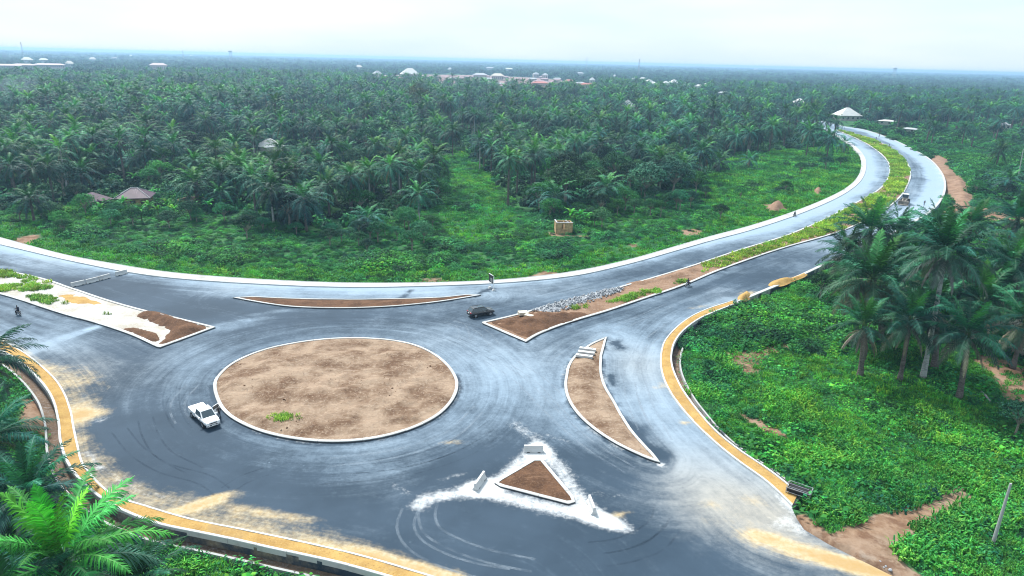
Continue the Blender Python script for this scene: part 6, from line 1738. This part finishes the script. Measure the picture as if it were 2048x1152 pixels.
def build_heaps():
    heap('soil_heap', z4([(785,625),(840,596),(900,596),(1000,622),(1120,655),(1205,690),(1190,712),(1100,742),(1010,775),(930,790),(935,760),(985,720),(940,690),(870,655)]), .9, 'soil_dark', 'larger brown soil heap on the blunt end of the sandy median', .2, .35, .6, 1)
    heap('soil_heap', z4([(712,700),(790,693),(870,712),(935,738),(930,775),(890,775),(800,735)]), .6, 'soil_dark', 'smaller brown soil heap on the lower edge of the sandy median', .2, .35, .5, 2)
    heap('soil_heap', z5([(905,660),(1000,640),(1070,625),(1170,600),(1290,600),(1400,603),(1480,606),(1440,638),(1300,682),(1190,722),(1112,748),(1040,725),(960,690)]), .75, 'soil_dark', 'dug brown soil covering the blunt tip of the right median', .24, .4, .8, 3)
    heap('stone_heap', z5([(1140,592),(1240,562),(1380,528),(1560,478),(1640,462),(1680,470),(1560,520),(1430,560),(1330,592),(1240,606)]), .45, 'gravel', 'long heap of pale crushed stone along the right median', .24, .4, .8, 4)
    heap('rubble_heap', z5([(1690,440),(1850,400),(2047,345),(2100,345),(2120,372),(2000,410),(1860,436),(1740,455)]), .5, 'soil_red', 'low mound of brown rubble farther along the right median', .24, .5, .8, 5)
    heap('sand_patch', z4([(330,510),(440,495),(560,535),(600,560),(480,560),(380,545)]), .12, 'sand', 'pale ochre sand spilled on the sandy median', .2, .5, .2, 6)
    for p, h, m, lab, sl in (([(1475,598),(1483,588),(1496,585),(1503,592),(1494,602),(1482,604)], .9, 'sand', 'small heap of orange sand at the top end of the sandy footpath', None), ([(1538,572),(1550,560),(1580,556),(1600,548),(1612,545),(1614,551),(1590,562),(1560,573)], .8, 'sand', 'long orange sand heap on the carriageway edge before the palms', None)):
        heap('sand_heap', p, h, m, lab, .06, .35, .3, 7)
    for p, h, lab in (([(1868,312),(1895,308),(1915,335),(1912,348),(1892,346),(1876,332)], 1.0, 'upper mound of bare brown earth right of the curve'), ([(1900,352),(1925,345),(1948,372),(1950,402),(1925,408),(1903,390)], 1.6, 'lower and larger mound of bare brown earth right of the curve'), ([(1532,412),(1545,403),(1562,402),(1572,410),(1562,420),(1542,420)], 1.6, 'reddish earth mound on the bank left of the carriageway'), ([(1627,380),(1633,373),(1640,372),(1645,380),(1636,385)], 1.2, 'small reddish earth mound near the inside of the curve'),
                      ([(1682,1080),(1720,1062),(1745,1085),(1760,1110),(1735,1118),(1700,1100)], .35, 'low spoil of grey-brown earth and stones at the asphalt edge')):
        heap('earth_mound', p, h, 'soil_red' if h > .4 else 'soil', lab, -.7 if h > .4 else -.05, .6 if h > .4 else .4, .6, 8)
build_heaps()
def stone_mesh(seed):
    rng = random.Random(seed); bm = bmesh.new(); bmesh.ops.create_icosphere(bm, subdivisions=1, radius=.5)
    for v in bm.verts: v.co = Vector((v.co.x * rng.uniform(.7, 1.2), v.co.y * rng.uniform(.6, 1.1), v.co.z * rng.uniform(.5, .9)))
    me = bpy.data.meshes.new('stone'); bm.to_mesh(me); bm.free(); me.materials.append(M['gravel']); return me
def build_median_cover():
    rs = np.random.RandomState(17)
    stones = [stone_mesh(s) for s in (1, 2, 3)]
    poly = np.array(gl(z5([(1120,600),(1240,558),(1380,524),(1560,474),(1660,456),(1690,470),(1560,526),(1430,566),(1330,600),(1240,612)])))
    P = grid_in(poly, .42, .5, .02, 5); P = P[rs.rand(len(P)) < .75]
    dpoly = dist_line(P, poly, True)
    scatter('gravel', 'loose pale crushed stones on the right median', 'stones', P, rs.uniform(.18, .6, len(P)), stones, rs, 1.0, 0, np.full(len(P), .42) + .25 * sstep(0, 2, dpoly))
    poly = np.array(gl([(1655,1085),(1720,1070),(1770,1120),(1790,1150),(1740,1130),(1690,1105)])); P = grid_in(poly, .5, .5, .02, 6); P = P[rs.rand(len(P)) < .5]
    scatter('rubble', 'grey rubble stones where the dirt track meets the asphalt', 'stones', P, rs.uniform(.12, .45, len(P)), stones, rs, 1.0, 0, np.full(len(P), .02))
    gr = [grass_mb(s, 22, .45, .42, ((.16, .32, .04), (.22, .35, .07), (.11, .28, .04))).mesh('grass', M['weed']) for s in (5, 6)]
    pts = []
    for pl, k in ((z4([(0,360),(60,365),(110,385),(60,405),(-60,400),(-300,330),(-300,300)]), .9), (z4([(-300,400),(0,452),(120,440),(200,438),(310,455),(280,470),(150,480),(60,500),(0,485),(-300,420)]), .95), (z4([(165,510),(240,505),(330,520),(405,552),(330,562),(250,548),(180,535)]), .95), (z4([(590,610),(660,605),(670,630),(600,635)]), .45), (z4([(90,390),(200,400),(300,430),(250,440),(120,425)]), .35),
                  (z5([(1350,572),(1460,565),(1475,575),(1380,588)]), .95), (z5([(1590,545),(1640,520),(1760,480),(1880,468),(1890,488),(1760,520),(1620,570)]), .9), (z5([(1960,425),(2040,408),(2050,430),(1970,440)]), .8)):
        O = np.array(gl(pl)); P = grid_in(O, .42, .5, .02, 3); n = fbm(P[:, 0], P[:, 1], 3, 4); pts.append(P[rs.rand(len(P)) < k * sstep(.2, .5, n)])
    far = grid_in(inset(O_RM, .9), .75, .5, .1, 3); ok, px, py = in_view(far, 100, 0)
    n = fbm(far[:, 0], far[:, 1], 6, 4); sel = (px > 1405) & (rs.rand(len(far)) < sstep(.36, .6, n) * .8 + .08)
    pts.append(far[sel])
    P = np.vstack(pts)
    scatter('median_grass', 'yellow-green grass growing in patches on the two medians', 'grass', P, rs.uniform(.7, 1.5, len(P)) * np.clip(np.hypot(*P.T) / 150, .9, 1.8), gr, rs, .2, 0, np.full(len(P), .18))
    # sparse weeds on the round island
    c = np.array(gl([(566, 843)]))[0]; P = c + rs.normal(0, 1, (70, 2)) * (.9, .45); scatter('island_weeds', 'small tuft of green weeds on the near side of the round island', 'weeds', P, rs.uniform(.35, .8, 70), gr, rs, .2, 0, np.full(70, .55))
    # clods on the round island
    clod = [m.copy() for m in stones]
    for m in clod: m.materials.clear(); m.materials.append(M['soil_dark'])
    P = grid_in(inset(O_RING, .8), .75, .5, .1, 9); n = fbm(P[:, 0], P[:, 1], 4, 4); P = P[rs.rand(len(P)) < .04 + .6 * sstep(.52, .7, n)]
    z = soil_ring(P, dist_line(P, inset(O_RING, .42), True))
    scatter('soil_clods', 'dark clods of earth strewn over the round island', 'clods', P, rs.uniform(.06, .22, len(P)) * np.where(rs.rand(len(P)) < .12, 2.2, 1), clod, rs, 1.0, 0, z, sz=.6)
build_median_cover()

# ------------------------------------------------------------------ tyre marks: thin films on the asphalt
def mat_mark(name, col, lo, hi):
    t = NT(name); p = t.pos(); n1 = t.noise(p, .5, 4); n2 = t.noise(p, 6.0, 4)
    f = t.math('MULTIPLY', t.ramp(n1, .3, .65), t.ramp(n2, .2, .7)); f = t.math('MULTIPLY', f, hi)
    d = t.n('ShaderNodeBsdfDiffuse'); d.inputs['Color'].default_value = (*col, 1); tr = t.n('ShaderNodeBsdfTransparent')
    mx = t.n('ShaderNodeMixShader'); t.l(f, mx.inputs[0]); t.l(tr.outputs[0], mx.inputs[1]); t.l(d.outputs[0], mx.inputs[2]); t.l(mx.outputs[0], t.out.inputs['Surface'])
    return t.m
M['mark_dark'] = mat_mark('rubber_mark', (.02, .03, .045), 0, .26)
M['mark_pale'] = mat_mark('dust_mark', (.30, .36, .42), 0, .38)
def build_marks():
    z8 = lambda p: [(674 + x / 2.925, 758 + y / 2.925) for x, y in p]
    z7 = lambda p: [(x / 2.925, 758 + y / 2.925) for x, y in p]
    sets = [('mark_pale', z8([(545,715),(525,800),(560,890),(700,970),(900,1040),(1150,1090)])), ('mark_pale', z8([(430,760),(400,860),(450,960),(600,1050),(800,1115),(1000,1150)])), ('mark_dark', z8([(1900,760),(1885,830),(1790,910),(1640,970),(1480,990)])), ('mark_dark', z8([(1960,870),(1870,970),(1720,1030),(1560,1060)])),
            ('mark_dark', z7([(1060,60),(1010,150),(1030,230),(1080,300)])), ('mark_pale', z7([(1130,30),(1050,120),(1040,190),(1070,250)])), ('mark_dark', z7([(700,300),(800,420),(960,520),(1200,590),(1300,660)])), ('mark_dark', z7([(850,230),(880,330),(960,440),(1150,540)])), ('mark_dark', z7([(1330,650),(1420,590),(1560,540)])),
            ('mark_dark', [(700,940),(820,925),(920,890),(990,845)]), ('mark_dark', [(640,960),(800,945),(930,905),(1010,850)]), ('mark_pale', [(660,925),(800,905),(900,870),(960,815)]), ('mark_pale', [(980,720),(1040,760),(1100,820),(1180,890),(1260,940)]), ('mark_pale', [(1010,715),(1080,760),(1150,830),(1240,900)]),
            ('mark_pale', [(1110,720),(1170,690),(1260,645),(1340,610)]), ('mark_pale', [(1290,860),(1265,800),(1262,740),(1290,690),(1340,650)]), ('mark_pale', [(1330,880),(1290,800),(1280,740),(1305,690)]), ('mark_dark', [(470,650),(600,640),(760,640),(900,650)]), ('mark_dark', [(430,690),(560,660),(720,650),(880,670),(1000,720)]), ('mark_pale', [(890,640),(920,650),(930,680)]), ('mark_pale', [(900,645),(960,660),(990,690)]),
            ('mark_dark', z4([(300,720),(480,700),(560,690)])), ('mark_dark', z4([(560,690),(760,770),(900,830)]))]
    A_, B_ = [], []
    for mt, pl in sets:
        for off in (-.8, .8):
            ln = offset_line(smooth(gl(pl), .7), off)
            w = .11 if mt == 'mark_dark' else .14
            a, b = offset_line(ln, w), offset_line(ln, -w)
            (A_ if mt == 'mark_dark' else B_).append((a, b))
    for nm, lst, mt, lab, zz in (('rubber_tyre_marks', A_, 'mark_dark', 'dark curving rubber tyre marks on the asphalt', .004), ('dusty_tyre_marks', B_, 'mark_pale', 'pale dusty wheel tracks curving over the asphalt', .008)):
        mb = MB()
        for j, (a, b) in enumerate(lst):
            z = zz + .0005 * (j % 7)
            for i in range(len(a) - 1): mb.face([(*a[i], z), (*b[i], z), (*b[i + 1], z), (*a[i + 1], z)])
        tag(mb.build(nm, M[mt]), lab, 'tyre marks', kind='stuff')
build_marks()

# ------------------------------------------------------------------ thin smoke
def smoke(px, py, w, h, label, dens):
    x, y = g(px, py); t = NT('thin_smoke'); pv = t.n('ShaderNodeVolumePrincipled'); pv.inputs['Color'].default_value = (.62, .74, .92, 1); pv.inputs['Density'].default_value = dens
    t.l(pv.outputs[0], t.out.inputs['Volume'])
    bm = bmesh.new(); rng = random.Random(int(px))
    bmesh.ops.create_icosphere(bm, subdivisions=3, radius=1.0)
    for v in bm.verts:
        k = 1 + .25 * math.sin(3 * v.co.x + px) * math.sin(4 * v.co.z) ; s_ = .45 + .4 * (v.co.z + 1)
        v.co = Vector((v.co.x * w * k * s_ + v.co.z * w * .5, v.co.y * w * .6 * s_, v.co.z * h * k))
    me = bpy.data.meshes.new('smoke'); bm.to_mesh(me); bm.free(); me.materials.append(t.m)
    o = link('smoke', me, None, (x, y, h * .9)); tag(o, label, 'smoke', kind='stuff')
smoke(1805, 246, 12, 7, 'thin bluish smoke beside the flat pale shed roof', .008)
smoke(22, 225, 20, 13, 'thin bluish smoke over the palms at the left edge', .006)
